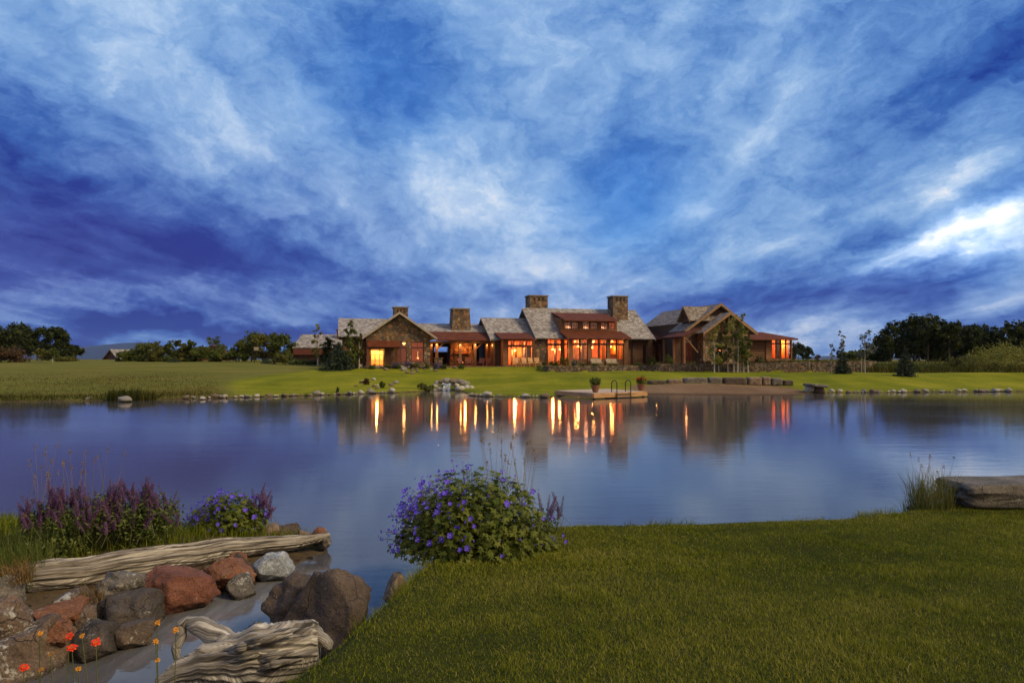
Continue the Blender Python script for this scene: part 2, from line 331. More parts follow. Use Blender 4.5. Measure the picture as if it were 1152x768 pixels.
M_['cushion'] = plain('cream_cushion', (.34,.27,.21), (.26,.20,.15), 5, .9)
M_['wicker'] = plain('brown_wicker', (.16,.085,.045), (.08,.04,.02), 18, .8)
def glassm():
    m, nt, b = mat('window_glass'); nt.nodes.remove(b); fr = node(nt, 'ShaderNodeFresnel', {'IOR': 1.45})
    t = node(nt, 'ShaderNodeBsdfTransparent', {'Color': (.93,.92,.90,1)}); g = node(nt, 'ShaderNodeBsdfGlossy', {'Color': (1,1,1,1), 'Roughness': .02})
    ms = node(nt, 'ShaderNodeMixShader', {0: fr.outputs[0], 1: t.outputs[0], 2: g.outputs[0]}); nt.links.new(ms.outputs[0], nt.nodes['Material Output'].inputs[0]); return m
M_['glass'] = glassm()
def emit(name, c, s):
    m, nt, b = mat(name); setp(nt, b, Base_Color=c, Emission_Color=c); b.inputs['Emission Strength'].default_value = s; return m
M_['bulb'] = emit('lit_lamp_shade', (1.0,.55,.18), 2.6)
M_['fire'] = emit('fire_glow', (1.0,.28,.06), 3.0)
M_['bark'] = plain('brown_bark', (.10,.075,.055), (.05,.036,.026), 8, .9, .6, .03)
M_['birch'] = plain('pale_birch_bark', (.42,.38,.33), (.16,.14,.12), 4, .8, .3, .01, 'Object', (2,2,6))
M_['leaf_dark'] = leafm('dark_tree_leaf', (.016,.024,.007), (.040,.050,.012), (.070,.075,.019))
M_['leaf_mid'] = leafm('mid_tree_leaf', (.042,.060,.013), (.092,.112,.022), (.145,.15,.035))
M_['leaf_olive'] = leafm('olive_tree_leaf', (.052,.056,.013), (.105,.102,.022), (.16,.14,.038))
M_['leaf_russet'] = leafm('russet_bush_leaf', (.045,.024,.014), (.085,.048,.022), (.11,.08,.028))
M_['leaf_birch'] = leafm('birch_leaf', (.13,.14,.026), (.21,.205,.04), (.29,.26,.06))
M_['leaf_grey'] = leafm('silvery_leaf', (.07,.075,.06), (.14,.145,.115), (.26,.27,.23))
M_['needle'] = leafm('spruce_needle', (.018,.030,.018), (.040,.056,.034), (.075,.090,.060), trans=.1)
M_['leaf_ger'] = leafm('geranium_leaf', (.055,.080,.013), (.115,.138,.024), (.19,.185,.042), 3, .35)
M_['leaf_salvia'] = leafm('salvia_leaf', (.050,.075,.018), (.105,.13,.034), (.17,.18,.05), 3, .3)
M_['stem'] = plain('green_stem', (.09,.10,.03), (.05,.055,.02), 6, .7)
M_['petal_violet'] = leafm('violet_petal', (.07,.036,.44), (.125,.066,.66), (.20,.135,.80), 8, .35, .6)
M_['petal_purple'] = leafm('purple_petal', (.09,.04,.09), (.19,.085,.20), (.30,.17,.32), 8, .3, .7)
M_['petal_red'] = leafm('red_orange_petal', (.55,.03,.015), (.75,.06,.02), (.85,.14,.03), 8, .3, .6)
M_['petal_yellow'] = leafm('yellow_orange_petal', (.45,.16,.02), (.65,.28,.03), (.75,.40,.05), 8, .3, .6)
M_['white'] = plain('white_centre', (.7,.68,.62), None, 6, .8)
M_['lavender'] = leafm('lavender_bloom', (.05,.04,.08), (.12,.10,.20), (.20,.17,.30))
M_['dry'] = plain('dry_grass_head', (.20,.14,.06), (.12,.08,.03), 6, .9)
# ------------------------------------------------------------------ terrain and water
FAR = [(-75,24),(-60,34),(-45,41),(-33.6,44.8),(-27,46.2),(-23.4,47.8),(-19.3,50),(-13.7,53.8),(-10,56.6),(-7.9,58.9),(-6.4,61.5),(-5.3,61.5),(-4.3,58),(-3.3,53),(-2.5,51.2),(-1,50.6),(2.8,49.6),(4.3,53),(7,56.5),(9,56),(10.7,54.6),(15.5,53.1),(22.3,52.6),(23.8,55),(25.5,57.2),(31.6,57.3),(44,58.9),(60,56),(80,45),(95,32)]
NEAR = [(80,26),(60,22),(40,20.5),(20,17),(14,15.0),(9.68,13.5),(7.9,12.75),(7.0,11.95),(5.17,11.2),(3.13,10.75),(1.6,10.5),(.87,10.4),(.1,10.1),(-.75,9.3),(-1.2,8.2),(-1.34,7.1),(-1.42,6.2),(-1.52,5.6),(-1.56,5.0),(-1.68,4.3),(-2.3,3.9),(-3.2,3.8),(-4.1,4.2),(-4.45,5.4),(-4.15,6.4),(-4.05,6.9),(-3.8,7.5),(-3.45,8.3),(-3.0,9.0),(-2.65,10.0),(-3.0,10.7),(-4.4,11.1),(-7,11.4),(-9.5,11.6),(-14,12.2),(-30,13),(-60,14)]
POND = np.array(FAR+NEAR, float)
def pond_sd(x, y):
    """distance to the shoreline, positive on land"""
    x = np.asarray(x, float).ravel(); y = np.asarray(y, float).ravel(); d2 = np.full(x.shape, 1e18); ins = np.zeros(x.shape, bool)
    for i in range(len(POND)):
        ax, ay = POND[i]; bx, by = POND[(i+1) % len(POND)]; ex, ey = bx-ax, by-ay
        t = np.clip(((x-ax)*ex+(y-ay)*ey)/(ex*ex+ey*ey), 0, 1); d2 = np.minimum(d2, (x-ax-t*ex)**2+(y-ay-t*ey)**2)
        c = (ay > y) != (by > y); xi = ax + (y-ay)*ex/(ey if ey else 1e-9); ins ^= c & (x < xi)
    return np.where(ins, -1, 1)*np.sqrt(d2)
def ss(a, b, x): t = np.clip((x-a)/(b-a), 0, 1); return t*t*(3-2*t)
def wav(x, y, s, seed=0):
    r = np.zeros_like(x, float); rs = np.random.RandomState(seed)
    for k in range(7):
        a = rs.uniform(0, 6.28); f = s*rs.uniform(.5, 2.2); r += np.sin(x*f*math.cos(a)+y*f*math.sin(a)+rs.uniform(0, 6.28))
    return r/7
WALLY = lambda x: np.interp(x, [2,4.2,15,17,30,42,44], [82,79.2,80.6,79.2,78.2,79.6,84])
BEACHB = lambda x: np.interp(x, [9,11,14,24,26], [58,61.5,62.2,62,60])
def terrain(x, y):
    x = np.asarray(x, float).ravel(); y = np.asarray(y, float).ravel(); d = pond_sd(x, y)
    wl = ss(-1.5, -2.5, x)*(y > 3)
    near = .30 + .085*np.clip(10.5-y, -8, 9) + .035*wav(x, y, 1.1, 3)
    near = near*(1-wl) + wl*(.30 + .10*np.clip(4.6-y, 0, 3) + .02*np.clip(-x-4, 0, 40) + .04*wav(x, y, 2.0, 5))
    near = np.clip(near, .25, 1.6)*(ss(-.05, .42, d)*(1-wl) + wl*ss(-.05, 1.5, d))
    T = np.interp(y, [45,52,58,65,72,80,86,100,150,400,4000], [.35,.5,.68,.98,1.18,1.36,1.82,2.0,2.25,2.3,2.2])
    T = T + .09*wav(x, y, .12, 7) + .05*wav(x, y, .4, 8) + ss(-22, -40, x)*ss(70, 110, y)*ss(320, 150, y)*.45 + ss(40, 60, x)*ss(62, 74, y)*.3
    far = .2*ss(-.1, .8, d) + (T-.2)*ss(.3, 14, d)
    beach = ss(9.6, 11, x)*ss(25.6, 24.2, x)*(y < BEACHB(x)+.35)*(y > 45)
    far = far*(1-beach) + beach*(.062*np.clip(d, 0, 20)+.01)
    behind = (x > 3.4)*(x < 43)*(y > WALLY(x)+.3)*ss(98, 94, y)
    far = far*(1-behind) + behind*2.02
    land = np.where(y < 32, near, far)
    shal = ss(-1.0, -1.6, x)*ss(9.5, 8, y)*(y < 12)
    wet = -np.clip(-d*.45, 0, 1)*(.8-.45*shal) - .03
    return np.where(d > 0, np.maximum(land, -.02), wet), d
def H(x, y): return float(terrain([x], [y])[0][0])
def grow(a, b, step, k, lim):
    r = [b]
    while r[-1] < lim: step *= k; r.append(r[-1]+step)
    return r[1:]
xs = list(np.arange(-9, 11.01, .11)); xr = list(np.arange(11.6, 60, .62)); xs2 = xs+xr+grow(0, xr[-1], .8, 1.22, 9000)
xl = list(np.arange(-9.6, -60, -.62)); xs2 = sorted(xs2+xl+[-q for q in grow(0, -xl[-1], .8, 1.22, 9000)])
ys = list(np.arange(-3, 14.01, .11)); ym = list(np.arange(14.6, 100, .5)); ysn = [-3-q for q in grow(0, 0, .4, 1.5, 300)]
ys2 = sorted(ys+ym+grow(0, ym[-1], .7, 1.15, 9000)+ysn)
nx, ny = len(xs2), len(ys2); GX, GY = np.meshgrid(xs2, ys2); gx, gy = GX.ravel(), GY.ravel(); gz, gd = terrain(gx, gy)
idx = np.arange(nx*ny).reshape(ny, nx); F = np.stack([idx[:-1,:-1], idx[:-1,1:], idx[1:,1:], idx[1:,:-1]], -1).reshape(-1, 4)
def ground_mat():
    m, nt, b = mat('ground_cover'); vec = coords(nt, 'Object')
    at = node(nt, 'ShaderNodeAttribute', None, attribute_name='zone'); sp = node(nt, 'ShaderNodeSeparateColor', {0: at.outputs['Color']}).outputs
    n = tex(nt, coords(nt, 'Object', (.5, .16, 1)), .5, 6, .65); f = tex(nt, vec, 5.5, 5, .7); w = tex(nt, coords(nt, 'Object', (.06, .5, 1)), 1.0, 5, .6)
    mv = tex(nt, coords(nt, 'Object', (.10, .55, 1)), 1.0, 6, .65)
    lawn = ramp(nt, math_(nt, 'ADD', math_(nt, 'MULTIPLY_ADD', f, .30, math_(nt, 'MULTIPLY', n, .40)), math_(nt, 'MULTIPLY', w, .30)), [(.38, (.070,.088,.006)), (.5, (.138,.148,.009)), (.62, (.24,.215,.020))])  # yellower grass streaks; contrast also widened to paint shaded bands of gentle mounds
    mead = ramp(nt, math_(nt, 'MULTIPLY_ADD', f, .30, math_(nt, 'MULTIPLY', mv, .7)), [(.28, (.060,.074,.013)), (.45, (.10,.105,.020)), (.6, (.145,.125,.032)), (.75, (.18,.14,.06))])
    pz = node(nt, 'ShaderNodeSeparateXYZ', {0: vec}).outputs[2]; wet = ramp(nt, math_(nt, 'MULTIPLY_ADD', n, .06, pz), [(.05, .42), (.16, 1)])
    sand = mix(nt, 1.0, ramp(nt, math_(nt, 'MULTIPLY_ADD', f, .5, math_(nt, 'MULTIPLY', n, .5)), [(.36, (.10,.060,.034)), (.62, (.20,.130,.082))]), wet, 'MULTIPLY'); soil = ramp(nt, f, [(.3, (.035,.026,.016)), (.7, (.085,.062,.04))])
    turf = ramp(nt, f, [(.3, (.018,.022,.006)), (.7, (.040,.042,.012))])
    c = mix(nt, sp[0], lawn, mead); c = mix(nt, at.outputs['Alpha'], turf, c); c = mix(nt, sp[1], c, sand); c = mix(nt, sp[2], c, soil)
    setp(nt, b, Base_Color=c, Roughness=.95); b.inputs['Specular IOR Level'].default_value = .03
    bump(nt, b, f, .5, .05); return m
def zones(x, y, d):
    far = y > 32; n1 = wav(x, y, .22, 11); px = 576+768*x/np.maximum(y, 1)
    edge = np.interp(y, [45, 52, 60, 70, 85, 100], [268, 262, 262, 285, 372, 410])
    mead = ss(12, -12, px-edge+8*n1)*far
    ry = np.interp(x, [20, 36, 42, 60], [120, 83, 76, 68]); mead = np.maximum(mead, ss(0, 1.5, y-ry+.8*n1)*far*(x > 18))
    mead = np.maximum(mead, ss(100, 108, y)); mead = np.maximum(mead, ss(6, 3, d)*far*ss(250, 200, px))
    sand = ss(9.8, 10.8, x)*ss(25.2, 24.4, x)*(y < BEACHB(x)+.3)*(y > 45)*(d > -3)
    soil = np.where(far, ss(.45, .1, d), ss(.16, .0, d)); soil = np.maximum(soil, ss(-1.6, -2.1, x)*(y > 3.6)*(y < 30)*ss(.9, .5, d)); soil = np.maximum(soil, ss(-1.5, -1.9, x)*(y > 3.3)*(y < 10.6)*ss(-6.6, -5.3, x)); soil = soil*(1-sand)
    behind = (x > 3.4)*(x < 43)*(y > WALLY(x))*ss(98, 94, y)*.7; soil = np.maximum(soil, behind)
    sand = np.maximum(sand, .15*(y < 9.5)*(x < -1.0)*(d < 0)); soil = soil*(1-sand)
    near = np.where(y < 32, 0.0, 1.0)
    return np.stack([mead, sand, np.clip(soil, 0, 1), near], -1)
ground = fast('ground', np.stack([gx, gy, gz], -1), F, ground_mat(), smooth=True)
ca = ground.data.color_attributes.new('zone', 'FLOAT_COLOR', 'POINT'); ca.data.foreach_set('color', zones(gx, gy, gd).astype(np.float32).ravel())
tag(ground, None, None, kind='structure')

def water_mat():
    m, nt, b = mat('pond_water'); nt.nodes.remove(b); vec = coords(nt, 'Object')
    a = tex(nt, coords(nt, 'Object', (.8, 3.0, 1)), 1.6, 4, .55, .3); c = tex(nt, coords(nt, 'Object', (.16, .5, 1), (0,0,R(7))), .55, 4, .6, .5)
    h = math_(nt, 'MULTIPLY_ADD', a, .35, c); bp = node(nt, 'ShaderNodeBump', {'Height': h, 'Strength': .22, 'Distance': .035})
    fr = node(nt, 'ShaderNodeFresnel', {'IOR': 1.5, 'Normal': bp.outputs[0]})
    patch = tex(nt, coords(nt, 'Object', (.05, .16, 1)), 1.0, 4, .6, .8)
    g = node(nt, 'ShaderNodeBsdfGlossy', {'Color': (1,.95,.92,1), 'Roughness': ramp(nt, patch, [(.38, .045), (.62, .085)]), 'Normal': bp.outputs[0]})
    t = node(nt, 'ShaderNodeBsdfTransparent', {'Color': (.50,.47,.42,1)}); df = node(nt, 'ShaderNodeBsdfDiffuse', {'Color': (.105,.098,.105,1)})
    ps = node(nt, 'ShaderNodeSeparateXYZ', {0: vec}).outputs
    mr = lambda v_, a_, b_: node(nt, 'ShaderNodeMapRange', {'Value': v_, 'From Min': a_, 'From Max': b_}, interpolation_type='SMOOTHSTEP').outputs[0]
    stn = tex(nt, coords(nt, 'Object', (2.4, .55, 1), (0, 0, R(28))), 1.0, 4, .55, 1.2)
    foam = math_(nt, 'MULTIPLY', math_(nt, 'MULTIPLY', mr(ps[0], -1.1, -2.0), mr(ps[1], 10.2, 8.4)), ramp(nt, stn, [(.38, .05), (.72, .62)]))
    foam = math_(nt, 'MULTIPLY', foam, mr(ps[1], 5.4, 7.4))
    milk = node(nt, 'ShaderNodeBsdfDiffuse', {'Color': (.21,.22,.25,1)})
    body = node(nt, 'ShaderNodeMixShader', {0: .42, 1: df.outputs[0], 2: t.outputs[0]})
    body = node(nt, 'ShaderNodeMixShader', {0: foam, 1: body.outputs[0], 2: milk.outputs[0]})
    ms = node(nt, 'ShaderNodeMixShader', {0: fr.outputs[0], 1: body.outputs[0], 2: g.outputs[0]}); nt.links.new(ms.outputs[0], nt.nodes['Material Output'].inputs[0]); return m
wm = MB(); wp = [(x*1.02 if abs(x) > 30 else x, y, 0.0) for x, y in [(-78,10),(110,10),(110,66),(-78,66)]]
wm.add([(-80,3.9,0),(110,3.9,0),(110,66,0),(-80,66,0)], [(0,1,2,3)])
water = obj('water', wm, water_mat(), uv=False); tag(water, None, None, kind='structure')

# far hills
def ridge(name, pts, Y, depth, seed, m):
    n = 90; V = []; 
    for j, (t, s) in enumerate([(0, 0), (.35, .55), (.7, .9), (1, 1)]):
        for i in range(n):
            px = pts[0][0] + (pts[-1][0]-pts[0][0])*i/(n-1); h = np.interp(px, [p[0] for p in pts], [p[1] for p in pts])
            y = Y + depth*t; x = (px-576)/FPX*Y; z0 = (HOR-h)/FPX*Y*s
            z = z0*(1+.10*mnoise.noise(Vector((x*.0016, y*.0016+seed, j*.7)))) ; V.append((x, y, CAMZ+z if j else -20))
    F = [(j*n+i, j*n+i+1, (j+1)*n+i+1, (j+1)*n+i) for j in range(3) for i in range(n-1)]
    o = fast(name, V, F, m, smooth=True); return tag(o, None, None, kind='structure')
mh = plain('forested_hill', (.009,.016,.022), (.006,.011,.016), .004, .95, .2, .1)
ridge('hills', [(-700,398),(-300,388),(-80,391),(40,385),(86,381),(105,386),(135,391),(170,393),(230,392),(300,397),(400,401),(560,403.3)], 7500, 1500, 1, mh)
ridge('hills', [(800,403.3),(880,402),(910,400.2),(940,401),(1000,399),(1200,400),(1700,396)], 7800, 900, 9, mh)

# ------------------------------------------------------------------ the lodge (built in its own frame: U along the facade, V into the house)
TH = R(14); s_, c_ = math.sin(TH), math.cos(TH); LO = Vector((0, 90, 0))
def LU(px, V): t = (px-576)/FPX; return (t*(90+V*c_)+V*s_)/(c_-t*s_)
def LZ(py, U, V): return CAMZ+(HOR-py)/FPX*(90+U*s_+V*c_)
def LW(U, V, z=0): return Vector((U*c_-V*s_, 90+U*s_+V*c_, z))
lodge = thing('lodge', 'sprawling stone and timber lodge with shingle roofs, four stone chimneys and glowing windows', 'lodge', LO, TH)
FL, BA = 1.95, .9
def part(name, mb, m, parent=lodge, smooth=False): return obj(name, mb, m, parent, smooth=smooth)
def wallf(u0, u1, z0, z1, V, th, ops=()):
    """wall along U with rectangular openings"""
    us = sorted({u0, u1, *[o[0] for o in ops], *[o[1] for o in ops]}); zs = sorted({z0, z1, *[o[2] for o in ops], *[o[3] for o in ops]}); mb = MB()
    for i in range(len(us)-1):
        j = 0
        while j < len(zs)-1:
            uc = (us[i]+us[i+1])/2
            hole = lambda q: any(o[0] < uc < o[1] and o[2] < (zs[q]+zs[q+1])/2 < o[3] for o in ops)
            if hole(j): j += 1; continue
            k = j
            while k+1 < len(zs)-1 and not hole(k+1): k += 1
            mb.box(us[i], us[i+1], V, V+th, zs[j], zs[k+1]); j = k+1
    return mb
def window(u0, u1, z0, z1, V, nx=2, nz=3, fw=.09, mw=.045, parent=lodge, m='frame', transom=None):
    mb = MB(); d = .10
    mb.box(u0, u0+fw, V, V+d, z0, z1); mb.box(u1-fw, u1, V, V+d, z0, z1); mb.box(u0+fw, u1-fw, V, V+d, z0, z0+fw); mb.box(u0+fw, u1-fw, V, V+d, z1-fw, z1)
    top = z1-fw
    if transom: mb.box(u0+fw, u1-fw, V+.004, V+d-.004, transom-.10, transom+.10)
    for i in range(1, nx): u = u0+(u1-u0)*i/nx; mb.box(u-mw/2, u+mw/2, V+.008, V+d-.008, z0+fw, top)
    for j in range(1, nz): z = z0+(z1-z0)*j/nz; mb.box(u0+fw, u1-fw, V+.012, V+d-.012, z-mw/2, z+mw/2)
    w = part('window', mb, M_[m], parent)
    p = MB().box(u0+fw*.6, u1-fw*.6, V+.045, V+.055, z0+fw*.6, z1-fw*.6); g = part('pane', p, M_['glass'], w); return w
def room(u0, u1, v0, v1, z0, z1, m='interior'):
    mb = MB(); mb.add([(u0,v0,z0),(u1,v0,z0),(u1,v1,z0),(u0,v1,z0),(u0,v0,z1),(u1,v0,z1),(u1,v1,z1),(u0,v1,z1)], [(0,1,2,3),(4,7,6,5),(1,5,6,2),(2,6,7,3),(3,7,4,0)])
    return part('interior_wall', mb, M_[m])
def lamp(u, v, z, watt, col=(1,.50,.16), r=.15, shade=True, s=.16):
    if shade: part('hanging_lamp', MB().ball((u, v, z), s, 8, 5, 0, (1,1,.8)).box(u-.015, u+.015, v-.015, v+.015, z+s*.7, z+.9), M_['bulb'])
    l = bpy.data.lights.new('lamp_light', 'POINT'); l.energy = watt; l.color = col; l.shadow_soft_size = r
    o = bpy.data.objects.new('lamp_light', l); link(o, lodge); o.location = (u, v, z-(s+.06 if shade else 0)); return o
def sroof(q, th=.16, m='shingle', name='shingle_roof'): return part(name, MB().slab(q, th), M_[m])
def chim(px0, px1, pyt, V, zb, cap=.12, taper=0.0, flues=3, pyb=None):
    u0, u1 = LU(px0, V), LU(px1, V); z1 = LZ(pyt, (u0+u1)/2, V); w = u1-u0; d = w*.9; t = taper*w; mb = MB()
    zf0, zf1 = z1-.75, z1-.30
    def ring(z, k): return [(u0+k, V+k*.5, z), (u1-k, V+k*.5, z), (u1-k, V+d-k*.5, z), (u0+k, V+d-k*.5, z)]
    a, b_ = ring(zb, 0), ring(z1-.1, t); mb.add(a+b_, [(0,1,5,4),(1,2,6,5),(2,3,7,6),(3,0,4,7),(4,5,6,7)])
    ch = part('chimney', mb, M_['stone'])
    part('chimney_cap', MB().box(u0+t-cap, u1-t+cap, V+t*.5-cap, V+d-t*.5+cap, z1-.1+.003, z1+.06), M_['cap'], ch)
    for i in range(flues):
        uc = (u0+u1)/2 + (i-(flues-1)/2)*w*(.24 if taper == 0 else .2); part('flue_opening', MB().box(uc-w*.055, uc+w*.055, V+t*.5-.012, V+t*.5+.25, zf0, zf1), M_['dark'], ch)
    return ch
# ---- left stone gable
V0 = -1.0; uL, uR, uA = LU(412, V0), LU(484, V0), LU(449, V0); zO = LZ(383.5, uA, V0)
zE = LZ(379.5, uL, -1.8); zA = LZ(350.6, uA, -1.8); oL, oR = LU(407.5, -1.8), LU(492, -1.8); sl = (zA-zE)/(uA-oL)
wz = lambda u: zA-.22-abs(u-uA)*sl
fw0, fw1 = LU(416.5, V0), LU(432.5, V0); w0, w1, w2, w3 = LU(450.5, V0), LU(457.8, V0), LU(462.3, V0), LU(477, V0)
zS = LZ(407, uA, V0)
part('stone_wall', wallf(uL, uR, BA, zO, V0, .45, [(fw0, fw1, FL, LZ(393, fw0, V0)), (w0, w1, zS, zO-.05), (w2, w3, zS, zO-.05)]), M_['stone'])
part('stone_gable', MB().prism([(uL, V0, zO+.002), (uR, V0, zO+.002), (uR, V0, wz(uR)), (uA, V0, wz(uA)), (uL, V0, wz(uL))], (0, .45, 0)), M_['stone'])
window(fw0+.02, fw1-.02, FL+.02, LZ(393, fw0, V0)-.02, V0+.15, 3, 3, .12, .06)
window(w0+.02, w1-.02, zS, zO-.07, V0+.15, 1, 1, .1, .05, transom=LZ(391, uA, V0)); window(w2+.02, w3-.02, zS, zO-.07, V0+.15, 2, 1, .1, .05, transom=LZ(391, uA, V0))
part('board_panel', MB().box(LU(433.6, V0), LU(447, V0), V0-.10, V0-.003, FL-.3, LZ(390.5, uA, V0)).box(LU(433.6,V0)-.1, LU(433.6,V0)+.1, V0-.16, V0-.103, FL-.3, LZ(390.5,uA,V0)).box(LU(440,V0)-.06, LU(440,V0)+.06, V0-.16, V0-.103, FL-.3, LZ(390.5,uA,V0)).box(LU(447,V0)-.12, LU(447,V0)+.12, V0-.16, V0-.103, FL-.3, LZ(390.5,uA,V0)).box(LU(434.5,V0), LU(446,V0), V0-.15, V0-.103, FL+1.0, FL+1.14), M_['board'])
for pxp in (414, 448.5):
    u = LU(pxp, -2.0); part('post', MB().box(u-.14, u+.14, -2.1, -1.85, BA, LZ(390, u, -2)-.02), M_['red_wood'])
sroof([(LU(413.5,-2.3), -2.3, LZ(390, uL, -2.3)), (LU(450,-2.3), -2.3, LZ(390, uL, -2.3)), (LU(450,-2.3), V0-.004, LZ(383, uL, V0)), (LU(413.5,-2.3), V0-.004, LZ(383, uL, V0))], .12, 'metal_roof', 'metal_roof')
sroof([(uA, -1.8, zA), (uA, 14, zA), (oL, 14, zE), (oL, -1.8, zE)]); sroof([(uA, -1.8, zA), (uA, 14, zA), (oR, 14, zE), (oR, -1.8, zE)])
for o_ in (oL, oR):
    part('fascia', MB().prism([(uA, -1.86, zA+.03), (o_, -1.86, zE+.03), (o_, -1.86, zE-.25), (uA, -1.86, zA-.27)], (0, .055, 0)), M_['trim_grey'])
room(uL+.1, uR-.1, V0+.5, 5, FL, zO); part('bounce_panel', MB().box(fw0-.3, fw1+.6, 2.4, 2.5, FL, zO-.05), M_['pale_bounce'])  # pale panel added behind the French windows so they glow yellower
lamp(LU(424, 1.2), 1.2, LZ(391, uL, 1.2), 650, (1,.55,.17)); lamp(LU(454.5, .2), .2, LZ(386, uA, .2), 70, (1,.45,.14), s=.22); lamp(LU(470, 2), 2, FL+1.0, 14, (1,.35,.1), s=.14)
chim(443, 459, 345.3, 6, 7.0)
# cross roofs behind the gable
zr, ze = LZ(358, LU(400, 7), 7), LZ(378, LU(400, .8), .8); ua, ub = LU(380.5, 4), uA
sroof([(ua, .8, ze), (ub, .8, ze), (ub, 7, zr), (ua, 7, zr)]); sroof([(ua, 13.2, ze), (ub, 13.2, ze), (ub, 7, zr), (ua, 7, zr)])
part('board_wall', MB().prism([(ua+.5, 1.6, BA), (ua+.5, 12.5, BA), (ua+.5, 12.5, ze-.1), (ua+.5, 7, zr-.35), (ua+.5, 1.6, ze-.0)], (.3, 0, 0)).box(ua+.8, oL+.6, 1.6, 1.9, BA, ze+.2), M_['log'])
zr2, uc, ud = LZ(364, LU(500, 8.5), 8.5), uA+.2, LU(549, 7)
zq = LZ(373.2, LU(515, 4.6), 4.6)
sroof([(uc, 4.62, zq-.01), (ud, 4.62, zq-.01), (ud, 8.6, zr2), (uc, 8.6, zr2)]); sroof([(uc, 12.8, zq), (ud, 12.8, zq), (ud, 8.6, zr2), (uc, 8.6, zr2)])
# ---- breezeway porch
bu0, bu1 = LU(486, 1.0), LU(553, 1.0); zq0 = LZ(382.3, LU(520, .8), .8)
sroof([(bu0+.6, .8, zq0), (bu1, .8, zq0), (bu1, 4.6, zq), (bu0-.2, 4.6, zq)], .14, 'metal_roof', 'metal_roof')
part('beam', MB().box(bu0, bu1, 1.25, 1.55, zq0-.42, zq0-.14), M_['dark_board'])
part('porch_ceiling', MB().box(bu0, bu1, 1.6, 9.5, zq0-.30, zq0-.24), M_['board'])
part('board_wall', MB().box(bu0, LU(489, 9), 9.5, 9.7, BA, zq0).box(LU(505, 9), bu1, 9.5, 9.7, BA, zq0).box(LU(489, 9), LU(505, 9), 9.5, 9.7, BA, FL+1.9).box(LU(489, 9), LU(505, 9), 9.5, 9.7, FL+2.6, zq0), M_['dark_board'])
for pxp, V, w, lit in ((485.3, 3.6, .32, 1), (491.3, 1.4, .36, 1), (517.6, 1.4, .34, 1), (534.3, 1.4, .34, 1), (547.5, 3.2, .26, 1), (553.5, 2.6, .28, 1)):
    u = LU(pxp, V); part('post', MB().box(u-w/2, u+w/2, V-w/2, V+w/2, BA, zq0-.42 if V < 2 else zq0-.31), M_['timber'])
    lamp(u, V-w/2-.30, zq0-.75, 34 if V < 2 else 18, (1,.46,.11), .05, False)
    part('sconce', MB().box(u-.05, u+.05, V-w/2-.12, V-w/2-.004, zq0-.66, zq0-.56), M_['bulb'])
for pxp, d in ((491.3, 1), (517.6, -1), (534.3, 1)):
    u = LU(pxp, 1.4); part('brace', MB().prism([(u+d*.18, 1.34, zq0-1.0), (u+d*.18, 1.34, zq0-1.2), (u+d*1.0, 1.34, zq0-.44), (u+d*.8, 1.34, zq0-.44)], (0, .14, 0)), M_['timber'])
u = LU(493, .9); part('stone_pier', MB().box(u-.5, u+.5, .7, 1.15, BA, LZ(403.2, u, .9)).box(u-.6, u+.6, .62, 1.22, LZ(403.2,u,.9)+.003, LZ(402.3,u,.9)), M_['stone'])
chim(505.2, 533.6, 346.8, 5.2, BA, .10, .175)
u0, u1 = LU(511, 5.2), LU(526, 5.2); part('firebox', MB().box(u0+.5, u1-.4, 5.12, 5.2, FL+.2, FL+1.3), M_['dark']); part('mantel', MB().box(u0, u1, 4.9, 5.15, FL+1.6, FL+1.78), M_['timber'])
part('fire', MB().ball(((u0+u1)/2-.2, 5.1, FL+.45), .12, 7, 5, 0, (1.6,.4,1.2)).ball(((u0+u1)/2+.15, 5.1, FL+.42), .1, 7, 5, 0, (1.4,.4,1.1)), M_['fire'])
lamp(LU(523, 4.2), 4.0, zq0-.7, 320, (1,.30,.06), .1, False)
# ---- middle block
me0, me1 = LU(552.2, .2), LU(606, .2); zme, zmr = LZ(381.8, me0, .2), LZ(357.2, me0, 6.8)
sroof([(me0, .2, zme), (me1, .2, zme), (me1, 6.8, zmr), (me0, 6.8, zmr)]); sroof([(me0, 13.4, zme), (me1, 13.4, zme), (me1, 6.8, zmr), (me0, 6.8, zmr)])
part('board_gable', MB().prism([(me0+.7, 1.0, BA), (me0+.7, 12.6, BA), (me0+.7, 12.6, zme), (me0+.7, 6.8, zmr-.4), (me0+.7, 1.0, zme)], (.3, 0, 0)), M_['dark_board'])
part('fascia', MB().prism([(me0-.05, .15, zme+.02), (me0-.05, 6.8, zmr+.03), (me0-.05, 6.8, zmr-.26), (me0-.05, .15, zme-.26)], (.06, 0, 0)), M_['trim_grey'])
VM = -.8; b0, b1, wL, wR = LU(566, VM), LU(601.5, VM), LU(571.3, VM), LU(599.6, VM); zt = LZ(382.6, b0, VM)
part('board_wall', MB().box(me0+.9, b0, 1.0, 1.25, BA, zme), M_['dark_board'])
mz = LZ(388.6, b0, VM); op = [(wL, wR, FL+.1, zt)]
part('timber_wall', wallf(b0, b1, BA, zt+.35, VM, .3, op), M_['board'])
part('post', MB().box(b0-.02, wL-.06, VM-.15, VM-.003, BA, zt+.3), M_['timber'])
k = 3
for i in range(k):
    a_, b_ = wL+(wR-wL)*i/k, wL+(wR-wL)*(i+1)/k; window(a_+.02, b_-.02, FL+.12, mz-.12, VM+.1, 1, 1, .08, .05)
for i in range(4):
    a_, b_ = wL+(wR-wL)*i/4, wL+(wR-wL)*(i+1)/4; window(a_+.02, b_-.02, mz+.02, zt-.02, VM+.1, 2, 1, .08, .05)
part('transom_beam', MB().box(wL, wR, VM+.02, VM+.28, mz-.12, mz+.02), M_['board'])
